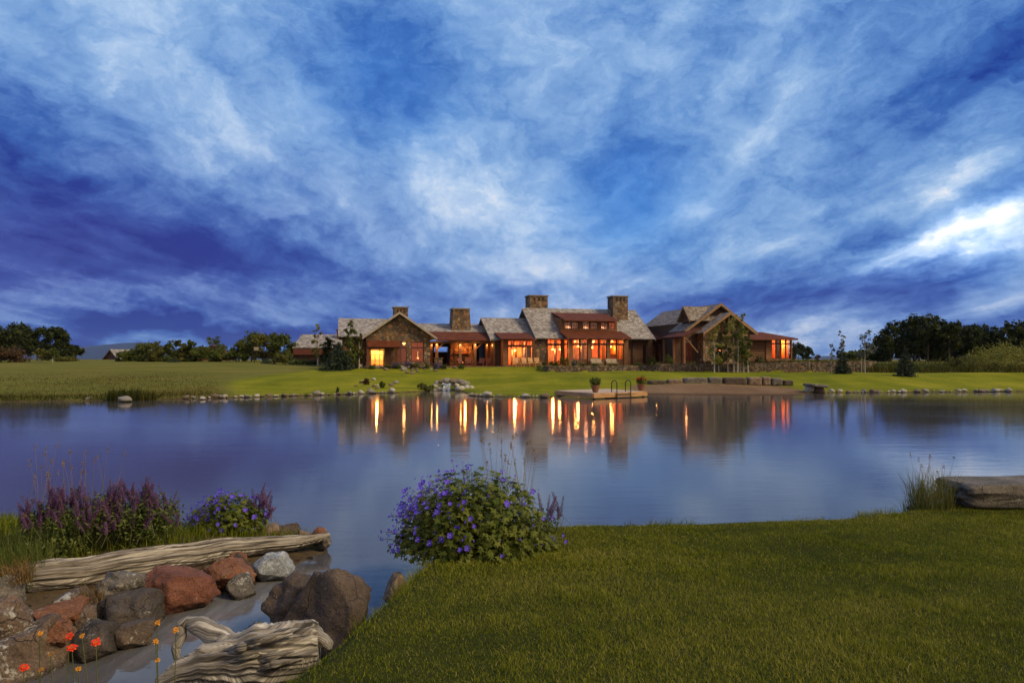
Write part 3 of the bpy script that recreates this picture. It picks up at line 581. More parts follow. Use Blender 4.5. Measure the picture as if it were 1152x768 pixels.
sroof([(LU(563.6,-2), -2.0, LZ(380.8, b0, -2)), (LU(602.5,-2), -2.0, LZ(380.8, b0, -2)), (LU(602.5,-2), 2.0, LZ(374, b0, 2)), (LU(563.6,-2), 2.0, LZ(374, b0, 2))], .13, 'metal_roof', 'metal_roof')
room(b0+.1, b1-.1, VM+.32, 3.4, FL, zt+.3); lamp(LU(579.5, .8), .8, LZ(393.5, b0, .8), 900, s=.22); lamp(LU(590, 2.5), 2.5, LZ(392, b0, 2.5), 480, (1,.36,.09), s=.1)
part('curtain', MB().box(wR-.75, wR-.1, VM+.45, VM+.55, FL, mz-.1), M_['timber'])
# ---- great room
g0, g1 = LU(603, -.8), LU(737.3, -.8); zge, zgr = LZ(380.2, g0, -.8), LZ(346.2, g0, 6.2); gs = (zgr-zge)/7.0
def gz(V): return zge+(V+.8)*gs
sroof([(g0, -.8, zge), (g1, -.8, zge), (g1, 6.2, zgr), (g0, 6.2, zgr)]); sroof([(g0, 13.2, zge), (g1, 13.2, zge), (g1, 6.2, zgr), (g0, 6.2, zgr)])
for ue in (g0-.05, g1-.01): part('fascia', MB().prism([(ue, -.85, zge+.02), (ue, 6.2, zgr+.03), (ue, 6.2, zgr-.28), (ue, -.85, zge-.28)], (.06, 0, 0)), M_['trim_grey'])
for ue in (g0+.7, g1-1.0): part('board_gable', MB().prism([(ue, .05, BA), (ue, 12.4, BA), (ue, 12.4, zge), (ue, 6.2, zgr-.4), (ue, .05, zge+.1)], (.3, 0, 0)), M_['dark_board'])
q0, q1, q2 = LU(601.5, 0), LU(614, 0), LU(640, 0)
zt = LZ(381.6, q1, 0); part('stone_pier', MB().box(q0, q1, -.1, .45, BA, zge+.15), M_['stone'])
w0, w1 = LU(615.8, 0), LU(632, 0); zm = LZ(387, w0, 0)
part('board_wall', wallf(q1, q2, BA, zge+.3, 0.03, .3, [(w0, w1, FL+.15, zt), (LU(634.6,0), LU(639.4,0), FL+.05, zt)]), M_['board'])
window(w0+.02, w1-.02, FL+.17, zm-.08, .12, 2, 1, .1); window(w0+.02, w1-.02, zm+.02, zt-.02, .12, 4, 1, .08); window(LU(634.6,0)+.02, LU(639.4,0)-.02, FL+.07, zt-.02, .12, 1, 1, .1, transom=zm)
part('transom_beam', MB().box(w0, w1, .05, .3, zm-.08, zm+.02), M_['board'])
VP = -1.6; pz = LZ(380, LU(670, VP), VP); zt = LZ(381.6, LU(670, VP), VP); zm = LZ(387, LU(670, VP), VP)
posts = [(639.7, 643.9), (660.9, 665.2), (682.2, 686.0), (701.5, 706.2)]
for a_, b_ in posts: part('post', MB().box(LU(a_, VP), LU(b_, VP), VP-.2, VP+.2, BA, pz), M_['timber'])
for i in range(3):
    a_, b_ = LU(posts[i][1], VP), LU(posts[i+1][0], VP); zb = LZ(404.5, a_, VP)
    part('sill_wall', MB().box(a_+.004, b_-.004, VP-.08, VP+.15, BA, zb), M_['board'])
    mdl = (a_+b_)/2
    for x0_, x1_ in ((a_+.004, mdl-.05), (mdl+.05, b_-.004)): window(x0_, x1_, zb, zm-.07, VP, 1, 1, .08); window(x0_, x1_, zm+.02, zt, VP, 2, 1, .08)
    part('mullion', MB().box(mdl-.05, mdl+.05, VP-.02, VP+.13, zb, zt), M_['frame']); part('transom_beam', MB().box(a_+.004, mdl-.054, VP-.01, VP+.12, zm-.07, zm+.02).box(mdl+.054, b_-.004, VP-.01, VP+.12, zm-.07, zm+.02), M_['frame'])
room(q1+.1, LU(706, VP), .4, 4.8, FL, zge+.2); part('bay_ceiling', MB().box(LU(640, VP), LU(706, VP), VP+.22, .38, pz-.06, pz), M_['board'])
part('bay_floor', MB().box(LU(640, VP), LU(706, VP), VP+.22, .38, FL-.06, FL), M_['timber']); part('bay_side', MB().box(LU(704.5, VP), LU(706, VP), VP+.22, .38, FL, pz-.07), M_['board'])
for pxl, V, py, W_ in ((622, 1.5, 392.5, 100), (629.8, 2.2, 392.8, 60), (647.5, .2, 383.8, 60), (650.5, 1.6, 389, 70), (668, .2, 383.8, 60), (666.5, 2.0, 390.5, 55), (689, .2, 383.6, 70), (687.5, 3, 389.5, 40), (697, 4, 393, 60)):
    lamp(LU(pxl, V), V, LZ(py, LU(pxl, V), V), W_*6.5, (1,.38,.09), s=.15)
part('staircase', MB().box(LU(657, 4), LU(659.5, 4), 4, 4.6, FL, zge-.3), M_['dark_board'])
for nm, pxl, V, w_, z1_, m in (('bookcase_silhouette',619,3.2,.9,2.2,'board'),('column_silhouette',625.5,1.2,.22,3.4,'dark_board'),('bookcase_silhouette',646,3.6,1.0,2.4,'board'),('column_silhouette',655,1.0,.2,3.5,'dark_board'),('cabinet_silhouette',670,3.0,1.1,1.1,'dark_board'),('column_silhouette',674.5,1.4,.24,3.5,'dark_board'),('column_silhouette',679.5,3.4,.3,3.5,'board'),('table_silhouette',649,1.6,1.3,.78,'dark_board'),('cabinet_silhouette',690.5,2.6,.8,1.6,'board'),('column_silhouette',697,1.2,.22,3.5,'dark_board'),('bookcase_silhouette',700,3.8,.9,2.1,'dark_board')):  # dark boxes added inside to break up the flat glow of the windows
    u = LU(pxl, V); part(nm, MB().box(u-w_/2, u+w_/2, V, V+.35, FL+.005, FL+z1_), M_[m])
for nm, pxl, V, w_, z1_ in (('column_silhouette',576,1.0,.2,3.2),('cabinet_silhouette',584,2.0,.9,1.2),('column_silhouette',588,1.4,.22,3.2),('bookcase_silhouette',593.5,2.4,.7,2.3)):  # more silhouettes added against the glow of the middle room
    u = LU(pxl, V); part(nm, MB().box(u-w_/2, u+w_/2, V, V+.35, FL+.005, FL+z1_), M_['dark_board'])
# log wall to the right with a tall lit window
lw0, lw1 = LU(706.5, .3), LU(734, .3); zt = LZ(380.5, lw0, .3); e0, e1 = LU(723.2, .3), LU(728.4, .3)
part('log_wall', wallf(lw0, lw1, BA, zge+.3, .3, .3, [(e0, e1, FL+.3, LZ(387, e0, .3))]), M_['log']); window(e0+.02, e1-.02, FL+.32, LZ(387, e0, .3)-.02, .38, 2, 3)
room(lw0+1, lw1-.3, .62, 4, FL, zge); lamp(LU(726, 2), 2, FL+2, 420, (1,.40,.10), s=.12)
part('corner_post', MB().box(LU(711, .3), LU(713.5, .3), .12, .296, BA, zge), M_['dark_board'])
# lower metal roof, shed dormer and its roof
dV = .35; d0, d1 = LU(630.5, dV), LU(694.3, dV); pe0, pe1 = LU(637.5, -2.4), LU(710.5, -2.4); zpe, zpt, zdt = LZ(379.3, LU(670,-2.4), -2.4), LZ(372.2, LU(665, dV), dV), LZ(359.8, LU(665, dV), dV)
sroof([(pe0, -2.4, zpe), (pe1, -2.4, zpe), (LU(699, dV), dV-.004, zpt), (LU(628.5, dV), dV-.004, zpt)], .13, 'metal_roof', 'metal_roof')
wn = [(634.8, 650.8), (655.6, 672.0), (676.2, 692.2)]; zw0, zw1 = LZ(370, d0, dV), LZ(361.6, d0, dV)
part('dormer_wall', wallf(d0, d1, gz(dV)-.3, zdt+.1, dV, .25, [(LU(a, dV), LU(b_, dV), zw0, zw1) for a, b_ in wn]), M_['timber'])
for a, b_ in wn:
    a, b_ = LU(a, dV), LU(b_, dV); mdl = (a+b_)/2
    window(a+.01, mdl-.05, zw0+.01, zw1-.01, dV+.04, 4, 2, .07, .05, m='red_wood'); window(mdl+.05, b_-.01, zw0+.01, zw1-.01, dV+.04, 4, 2, .07, .05, m='red_wood'); part('mullion', MB().box(mdl-.05, mdl+.05, dV+.02, dV+.2, zw0, zw1), M_['frame'])
for x0_, x1_ in ((d0, d0+.2), (d1-.2, d1)): part('dormer_cheek', MB().prism([(x0_, dV+.26, gz(dV)-.2), (x0_, dV+.26, zdt+.05), (x0_, 5.0, zdt+.75), (x0_, 5.0, gz(5.0)-.2)], (x1_-x0_, 0, 0)), M_['timber'])
room(d0+.25, d1-.25, dV+.3, 3.5, zw0-.1, zdt, 'interior')
for f in (.2, .5, .8): lamp(d0+(d1-d0)*f, dV+1.2, zw0+.5, 60, (1,.42,.2), .2, False)
zdr = LZ(352.0, LU(650, 4.9), 4.9); sroof([(LU(634.2,-.6), -.6, zdt-.02), (LU(696.5,-.6), -.6, zdt-.02), (LU(696.5,-.6), 4.9, zdr), (LU(634.2,-.6), 4.9, zdr)], .14, 'metal_roof', 'metal_roof')
part('fascia', MB().box(LU(634.2,-.6), LU(696.5,-.6), -.66, -.604, zdt-.22, zdt-.0), M_['red_wood']); part('fascia', MB().box(pe0, pe1, -2.46, -2.404, zpe-.2, zpe), M_['red_wood'])
chim(596, 616.2, 332.3, 6.4, 8.6); chim(689.6, 706.4, 333, 3.6, gz(3.6)-1.0)
# link to the right wing
k0, k1 = g1-1.0, 22.6; e0, e1 = LU(737.2, 1.8), LU(742.2, 1.8); zt = LZ(382, 21, 1.8)
part('log_wall', wallf(k0, k1, BA, zt, 1.8, .3, [(e0, e1, FL+.35, LZ(387, e0, 1.8))]), M_['log']); window(e0+.02, e1-.02, FL+.37, LZ(387, e0, 1.8)-.02, 1.9, 2, 3)
room(k0+.3, k1-.1, 2.15, 5, FL, zt); lamp(LU(739.5, 3.2), 3.2, FL+1.9, 520, (1,.36,.08), s=.12)
sroof([(k0+.6, .4, zt+.05), (k1+.6, .4, zt+.05), (k1+.6, 5.5, zt+1.35), (k0-.4, 5.5, zt+1.35)], .13, 'metal_roof', 'metal_roof')
part('sconce', MB().box(LU(747.6,1.6)-.09, LU(747.6,1.6)+.09, 1.5, 1.68, FL+2.2, FL+2.45), M_['bulb'])
# ---- right wing: big gable, lower gable, cross gable
uc = 25.6; zt = 10.0; rs = .70; rR, rL, rLb = 30.9, 20.5, 22.2
zz = lambda u: zt-abs(u-uc)*rs
SB = 'shingle_brown'
sroof([(uc, -8.6, zt), (uc, 8, zt), (rR, 8, zz(rR)), (rR, -8.6, zz(rR))], .18, SB)
sroof([(uc, -4.05, zt), (uc, 8, zt), (rLb, 8, zz(rLb)), (rLb, -4.05, zz(rLb))], .18, SB); sroof([(uc, -8.6, zt), (uc, -4.054, zt), (rL, -4.054, zz(rL)), (rL, -8.6, zz(rL))], .18, SB)
lz, lr = 8.72, .69; zl = lambda u: lz-abs(u-uc)*lr; lL, lR = 21.8, 29.4
sroof([(uc, -10.8, lz), (uc, -8.4, lz), (lL, -8.4, zl(lL)), (lL, -10.8, zl(lL))], .16, SB); sroof([(uc, -10.8, lz), (uc, -8.4, lz), (lR, -8.4, zl(lR)), (lR, -10.8, zl(lR))], .16, SB)
for z0_, f_, V, ee in ((zt, zz, -8.66, (rL, rR)), (lz, zl, -10.86, (lL, lR))):
    for e in ee: part('fascia', MB().prism([(uc, V, z0_+.04), (e, V, f_(e)+.04), (e, V, f_(e)-.30), (uc, V, z0_-.32)], (0, .055, 0)), M_['trim'])
part('board_gable', MB().prism([(21.6, -7.7, BA), (29.8, -7.7, BA), (29.8, -7.7, zz(29.8)-.3), (uc, -7.7, zt-.3), (21.6, -7.7, zz(21.6)-.3)], (0, .3, 0)), M_['dark_board'])
part('stone_wall', wallf(22.6, 28.6, BA, 5.2, -9.9, .4, [(LU(808.6,-9.9), LU(812.4,-9.9), 3.0, LZ(388.5, 25, -9.9))]), M_['stone'])
part('timber_gable', MB().prism([(22.6, -9.8, 5.203), (28.6, -9.8, 5.203), (28.6, -9.8, zl(28.6)-.25), (uc, -9.8, lz-.25), (22.6, -9.8, zl(22.6)-.25)], (0, .25, 0)), M_['board'])
part('gable_truss', MB().box(22.9, 28.3, -10.5, -10.25, 5.75, 6.0).box(uc-.13, uc+.13, -10.48, -10.27, 6.003, lz-.4), M_['trim']); part('side_wall', MB().box(28.6, 28.9, -9.9, -7.0, BA, 6.4), M_['stone']); part('side_wall', MB().box(22.3, 22.597, -9.9, -8, BA, 6.2), M_['stone'])
window(LU(808.6,-9.9), LU(812.4,-9.9), 3.0, LZ(388.5, 25, -9.9), -9.8, 1, 3, .08); room(22.8, 28.5, -9.4, -7.8, FL, 5.1); lamp(LU(810.5,-8.6), -8.6, 3.8, 420, (1,.42,.10), s=.12)
part('log_wall', MB().box(22.3, 22.6, -4, 7.5, BA, zz(22.3)-.2), M_['dark_board']); part('entry_wall', MB().box(21.3, 21.6, -8, -4, BA, zz(21.3)-.25), M_['dark_board'])
part('back_wall', MB().prism([(22.6, 7.2, BA), (30, 7.2, BA), (30, 7.2, zz(30)-.25), (uc, 7.2, zt-.25), (22.6, 7.2, zz(22.6)-.25)], (0, .3, 0)).box(30, 30.3, -1, 7.5, BA, zz(30)-.25), M_['log'])
# cross gable looking left
cv, cz, hw, cs = -6.6, 9.70, 1.75, 1.12
sroof([(21.3, cv, cz), (25.4, cv, cz), (25.4, cv+hw, cz-hw*cs), (21.3, cv+hw, cz-hw*cs)], .16, SB); sroof([(21.3, cv, cz), (25.4, cv, cz), (25.4, cv-hw, cz-hw*cs), (21.3, cv-hw, cz-hw*cs)], .16, SB)
part('board_gable', MB().prism([(21.75, cv, cz-.3), (21.75, cv+hw-.2, cz-hw*cs-.1), (21.75, cv-hw+.2, cz-hw*cs-.1)], (.2, 0, 0)), M_['board']); part('gable_vent', MB().box(21.68, 21.745, cv-.2, cv+.2, 8.1, 8.9), M_['dark'])
for d in (1, -1): part('fascia', MB().prism([(21.24, cv, cz+.04), (21.24, cv+d*hw, cz-hw*cs+.04), (21.24, cv+d*hw, cz-hw*cs-.28), (21.24, cv, cz-.34)], (.055, 0, 0)), M_['trim'])
# entry canopy with red doors
sroof([(18.7, -11.2, 5.62), (18.7, -5.3, 5.62), (21.35, -5.3, 6.6), (21.35, -11.2, 6.6)], .14, 'metal_roof', 'metal_roof')
for V in (-11, -8.3, -5.6): part('post', MB().box(18.95, 19.2, V-.13, V+.13, BA, 5.55), M_['timber'])
part('brace', MB().tube([(20.9, -11.0, 3.6), (19.2, -11.0, 5.45)], .11, 6), M_['timber']); part('entry_beam', MB().box(18.9, 19.25, -11.1, -5.4, 5.36, 5.5), M_['dark_board'])
d0, d1 = LU(766.8, -8.3), LU(778.4, -8.3); part('entry_front', MB().box(d0-.9, 22.28, -8.3, -8.05, BA, 5.9), M_['dark_board'])
for i in range(3):
    a = d0+(d1-d0)*i/3; dr = part('door', MB().box(a+.03, a+(d1-d0)/3-.03, -8.42, -8.304, FL-.3, LZ(387, 20, -8.3)), M_['red_wood']); part('door_handle', MB().box(a+.1, a+.16, -8.48, -8.424, FL+.8, FL+1.1), M_['iron'], dr)
for i in range(3):
    a = d0+(d1-d0)*i/3; window(a+.04, a+(d1-d0)/3-.04, LZ(386.4, 20, -8.3), LZ(381.5, 20, -8.3), -8.42, 1, 1, .08, m='red_wood')
lamp(LU(772, -10), -10.0, 4.9, 22, (1,.35,.12), .1, False)
# sunroom
SV = -6.5; s0, s1, s2, s3 = LU(845, SV), LU(861.2, SV), LU(868, SV), LU(890, SV); zt = LZ(381.8, s3, SV); zb = LZ(403.5, s3, SV)
part('log_wall', MB().box(28.92, s1, SV+.02, SV+.3, BA, zt), M_['log']); part('corner_post', MB().box(s1+.003, s2-.003, SV-.1, SV+.35, BA, zt), M_['timber'])
part('sill_wall', MB().box(s2, s3, SV, SV+.3, BA, zb).box(s3-.3, s3, SV+.303, SV+5.5, BA, zb), M_['stone'])
k = 4
for i in range(k):
    a, b_ = s2+(s3-s2)*i/k, s2+(s3-s2)*(i+1)/k; window(a+.01, b_-.01, zb+.01, zt-.02, SV+.08, 1, 1, .09, .04, transom=LZ(386.5, s3, SV))
mb = MB(); 
for j in range(3): v0_ = SV+.4+j*1.7; mb.box(s3-.16, s3-.06, v0_, v0_+.1, zb, zt)
part('window', mb.box(s3-.158, s3-.062, SV+5.4, SV+5.5, zb, zt), M_['frame']); part('corner_post', MB().box(s3-.02, s3+.14, SV-.04, SV+.2, BA, zt), M_['timber'])
room(s2-.2, s3-.17, SV+.32, SV+5.5, zb-.3, zt); lamp(LU(874, -4.5), -4.5, LZ(384.2, s2, -4.5), 1000, (1,.42,.07), s=.2); lamp(LU(885, -3), -3, zb+1.4, 420, (1,.40,.06), s=.12)
part('curtain', MB().box(s2+1.2, s2+1.9, SV+.6, SV+.7, zb-.2, zt).box(s3-1.8, s3-1.2, SV+.6, SV+.7, zb-.2, zt), M_['teak'])
h0, h1, hv = 28.4, LU(896.5, SV-.9), SV-1.1; zhr = 6.55; ze_ = zt+.12
sroof([(h0, hv, ze_), (h1, hv, ze_), (h1-3.0, hv+3.6, zhr), (h0, hv+3.6, zhr)], .16, 'metal_roof', 'metal_roof'); sroof([(h1, hv, ze_), (h1, hv+7.2, ze_), (h1-3.0, hv+3.61, zhr), (h1-3.0, hv+3.6, zhr)], .16, 'metal_roof', 'metal_roof')
sroof([(h0, hv+7.2, ze_), (h1, hv+7.2, ze_), (h1-3.0, hv+3.605, zhr), (h0, hv+3.605, zhr)], .16, 'metal_roof', 'metal_roof')
part('fascia', MB().box(h0, h1, hv-.06, hv-.004, ze_-.24, ze_), M_['red_wood'])
part('terrace', MB().box(LU(412,-1.2), LU(605,-2.5), -2.9, 9, BA-.5, FL-.06).box(LU(606,-2.5), 37, -2.6, 7, BA-.6, FL-.05).box(22, 37.5, -8.5, -2.7, BA-.6, FL-.05), M_['drystone'])
# ------------------------------------------------------------------ rocks
def rock_mesh(seed, sub=4, cuts=9, rough=.10, cutd=(.55, .85)):
    rs = random.Random(seed); bm = bmesh.new(); bmesh.ops.create_icosphere(bm, subdivisions=sub, radius=1)
    pls = [(Vector((rs.gauss(0,1), rs.gauss(0,1), rs.gauss(0,.8))).normalized(), rs.uniform(*cutd)) for _ in range(cuts)]
    o = Vector((rs.uniform(-50,50), rs.uniform(-50,50), 3))
    for v_ in bm.verts:
        p = v_.co.copy(); p *= 1+.22*mnoise.noise(p*1.1+o)
        for n, d in pls:
            e = p.dot(n)-d
            if e > 0: p -= n*e*.97
        nn = p.normalized(); p += nn*(mnoise.fractal(p*2.6+o, .9, 2.1, 5)*rough)
        v_.co = p
    bb = [(min(v_.co[i] for v_ in bm.verts), max(v_.co[i] for v_ in bm.verts)) for i in range(3)]
    for v_ in bm.verts: v_.co = Vector(((v_.co[i]-(bb[i][0]+bb[i][1])/2)/((bb[i][1]-bb[i][0])/2) for i in range(3)))
    me = bpy.data.meshes.new('rock'); bm.to_mesh(me); bm.free(); me.polygons.foreach_set('use_smooth', [True]*len(me.polygons)); return me
def rock(name, label, bbox, Y, m, seed, depth=None, rz=None, sink=.0, cat='rock', group=None, tilt=0, cuts=9, rough=.09, cutd=(.55,.85), sub=5):
    rough *= 1.5
    """bbox in photo pixels at distance Y: gives the rock its real size"""
    x0, y0, x1, y1 = bbox; sxx = (x1-x0)/2*Y/FPX; szz = (y1-y0)/2*Y/FPX; szz2 = szz+sink/2
    me = rock_mesh(seed, sub, cuts, rough, cutd); me.materials.append(m); o = bpy.data.objects.new(name, me)
    sy = depth/2 if depth else sxx*.8; me.transform(Matrix.Diagonal((sxx, sy, szz2, 1))); me.transform(Matrix.Rotation(R(tilt), 4, 'Y'))
    a = P((x0+x1)/2, (y0+y1)/2, Y+sy*.6); o.location = (a.x, a.y, a.z-sink/2); o.rotation_euler = (0, 0, rz if rz is not None else 0); C.objects.link(o)
    return tag(o, label, cat, group)
RK = {'red': rockm('red_rock', (.060,.019,.011), (.125,.040,.021), (.18,.070,.042), (.30,.22,.18), 2.2, .70), 'orange': rockm('orange_rock', (.08,.03,.014), (.165,.062,.028), (.23,.11,.06), (.24,.2,.16), 3, .66),
      'white': rockm('pale_blue_rock', (.10,.11,.125), (.25,.27,.30), (.47,.49,.52), None, 5), 'grey': rockm('grey_rock', (.045,.038,.033), (.105,.09,.078), (.19,.165,.145), (.34,.32,.30), 3, .62),
      'brown': rockm('brown_rock', (.030,.020,.015), (.060,.040,.029), (.095,.065,.047), (.34,.32,.30), 2.2, .68), 'dark': rockm('dark_rock', (.022,.016,.014), (.050,.038,.032), (.085,.065,.055), (.22,.21,.19), 3, .66),
      'tan': rockm('tan_rock', (.08,.052,.035), (.165,.11,.075), (.26,.19,.14), None, 3), 'lichen': rockm('lichen_rock', (.05,.030,.022), (.10,.065,.045), (.17,.11,.075), (.34,.33,.31), 2.0, .60)}
for a in [
    ('boulder', 'large smooth dark brown boulder at the edge of the near lawn', (312,634,420,730), 6.4, 'brown', 11, .95, .25, .25, 7, .05),
    ('boulder', 'rougher dark boulder wedged behind the large smooth brown one', (298,641,378,708), 6.75, 'brown', 23, .8, -.2, .3, 8, .10),
    ('rock', 'big flat rust red rock under the driftwood log', (158,637,248,682), 7.6, 'red', 31, .75, .1, .15, 10, .06),
    ('rock', 'orange brown rock tucked under the log, right of the red one', (227,625,287,656), 8.2, 'orange', 42, .6, .0, .12, 8, .06),
    ('rock', 'pale blue white rock in the water by the log', (284,622,329,650), 8.6, 'white', 53, .5, .1, .12, 9, .07),
    ('rock', 'small round pale grey rock standing in the stream', (255,645,290,664), 8.0, 'grey', 64, .4, 0, .12, 6, .05),
    ('rock', 'reddish tan pointed rock behind the right end of the log', (284,588,317,610), 10.3, 'tan', 75, .45, 0, .1, 8, .06),
    ('rock', 'dark brown rock at the water behind the log tip', (306,589,340,610), 10.5, 'brown', 86, .5, .2, .1, 8, .07),
    ('rock', 'small pale pebble-like rock on the tip of the log bank', (334,595,352,611), 10.2, 'tan', 97, .25, 0, .08, 6, .05),
    ('rock', 'small orange rock at the very end of the log bank', (350,592,372,610), 10.2, 'orange', 108, .3, -.3, .08, 7, .05),
    ('rock', 'small grey rock just past the log tip at the water', (356,598,373,613), 9.9, 'grey', 119, .25, .2, .06, 6, .06),
    ('rock', 'grey brown rock under the middle of the log', (110,640,162,670), 7.3, 'grey', 121, .5, 0, .1, 8, .08),
    ('rock', 'long flat brown slab rock left of the dark rock', (33,673,98,700), 6.7, 'orange', 132, .5, .1, .1, 9, .05),
    ('rock', 'lichen-spotted rock on top of the flat brown slab rock', (65,661,109,684), 7.0, 'lichen', 143, .45, 0, .1, 8, .06),
    ('rock', 'small pale-edged rock under the end of the flat slab rock', (77,681,111,704), 6.75, 'lichen', 154, .35, 0, .08, 7, .06),
    ('rock', 'large dark rock below the driftwood log, beside the red rock', (100,660,186,708), 7.0, 'dark', 165, .8, .1, .2, 9, .08),
    ('rock', 'small flat brown rock in the shaded water', (130,698,172,720), 6.6, 'brown', 176, .4, 0, .12, 8, .05),
    ('rock', 'dark grey rounded rock at the foot of the bank', (76,696,132,734), 6.35, 'dark', 187, .5, .2, .15, 7, .06),
    ('rock', 'tilted brown rock with white lichen rim at the left edge', (-14,668,40,724), 6.2, 'lichen', 198, .5, .3, .1, 8, .08),
    ('boulder', 'big speckled boulder with white lichen in the bottom left corner', (-30,696,84,764), 5.95, 'lichen', 209, .9, .1, .25, 8, .08),
    ('rock', 'pinkish rock beside the speckled corner boulder', (55,696,80,720), 6.25, 'orange', 211, .3, 0, .1, 7, .06),
    ('rock', 'grey rock on the bank by the root end of the log', (-20,645,24,684), 6.9, 'grey', 222, .5, 0, .1, 8, .07),
    ('rock', 'small pinkish stone in the grass at the bottom edge', (334,759,366,775), 5.1, 'tan', 233, .22, 0, .05, 6, .05),
    ('rock', 'tan rock at the waterline left of the geranium bush', (430,646,462,664), 7.6, 'tan', 244, .5, .3, .2, 8, .07),
    ]:
    rock(a[0], a[1], a[2], a[3], RK[a[4]], a[5], a[6], a[7], a[8], a[0], None, 0, a[9], a[10])
# submerged and half hidden bank stones
for i, (px, py, w, c) in enumerate([(150,735,46,'dark'), (195,720,40,'brown'), (235,700,44,'dark'), (120,752,50,'brown'), (215,682,36,'brown'), (290,676,30,'dark'), (60,745,40,'dark')]):
    g = G(px, py, -.10); rock('stream_stone', 'dark stone lying just under the stream surface', (px-w/2, py-9, px+w/2, py+9), g.y, RK[c], 400+i, .4, .3*i, .1, 'stone', 'stones on the stream bed', 0, 7, .06, sub=3)
# smaller stones filling the bank between the log and the water
rf = random.Random(77)
for i in range(34):
    px = rf.uniform(10, 270); t = px/330; yl = 672-62*t; yw = 748-100*t; py = rf.uniform(yl+4, yl+(yw-yl)*.85); Y = 7.5+1.9*t-.9*(py-yl)/max(1, yw-yl); w = rf.uniform(14, 30)
    rock('bank_stone', 'small stone wedged among the big rocks below the driftwood log', (px-w/2, py-w*.28, px+w/2, py+w*.30), Y, RK[rf.choice(['brown','dark','grey','tan','brown','orange'])], 500+i, None, rf.uniform(-.5,.5), .12, 'stone', 'small bank stones below the log', 0, 8, .08, sub=3)
pbm = []
for i in range(5):
    for c in ('brown','dark','grey','tan','orange'): q = rock_mesh(820+i, 2, 6, .08); q.materials.append(RK[c]); pbm.append(q)
k = 0
while k < 110:
    x, y = (rf.uniform(-6.2, -2.7), rf.uniform(5.4, 10.4)) if k < 80 else (rf.uniform(-1.7, -.9), rf.uniform(4.9, 8.4)); d = float(pond_sd([x], [y])[0])
    if d < -.10 or d > (1.25 if k < 80 else .14) or (k < 80 and y > np.interp(x, [-10,-5.6,-4.6,-3.4,-2.8], [7.2,7.5,8.4,9.3,9.8])): continue
    w = rf.choice([.05,.06,.08,.10,.13]); o = bpy.data.objects.new('pebble', rf.choice(pbm)); C.objects.link(o); o.location = (x, y, H(x, y)+w*.12); o.scale = (w/2, w/2*rf.uniform(.6,1), w*.3); o.rotation_euler = (0, 0, rf.uniform(0, 6.3)); k += 1
    tag(o, 'small pebble in the gravel between the big bank rocks' if k <= 80 else 'small pebble at the muddy edge of the near lawn by the boulder', 'pebble', 'pebbles between the bank rocks' if k <= 80 else 'pebbles at the lawn edge')
# flat stone slab on the near lawn
sl_ = MB(); a = G(1058, 563, .36); 
me = rock_mesh(77, 5, 4, .03, (.9, .98)); me.materials.append(rockm('slab_stone', (.042,.035,.030), (.095,.080,.068), (.155,.135,.12), (.23,.23,.23), 2.0, .66))
for v_ in me.vertices:
    q = v_.co; f = max(abs(q.x), abs(q.y), abs(q.z)); e = 16; n_ = (abs(q.x)**e+abs(q.y)**e+abs(q.z)**e)**(1/e)
    v_.co = Vector((q.x/n_*1.55, q.y/n_*.50, q.z/n_*.215)) * (.96+.07*mnoise.noise(q*2.3)+.03*mnoise.noise(q*6)) + Vector((0, 0, .02*mnoise.noise(q*4)))
o = bpy.data.objects.new('stone_slab', me); o.location = (a.x+1.80, a.y+.28, .47); o.rotation_euler = (0, 0, R(4)); C.objects.link(o)
tag(o, 'long flat stone slab bench on the near lawn at the right edge', 'stone slab')

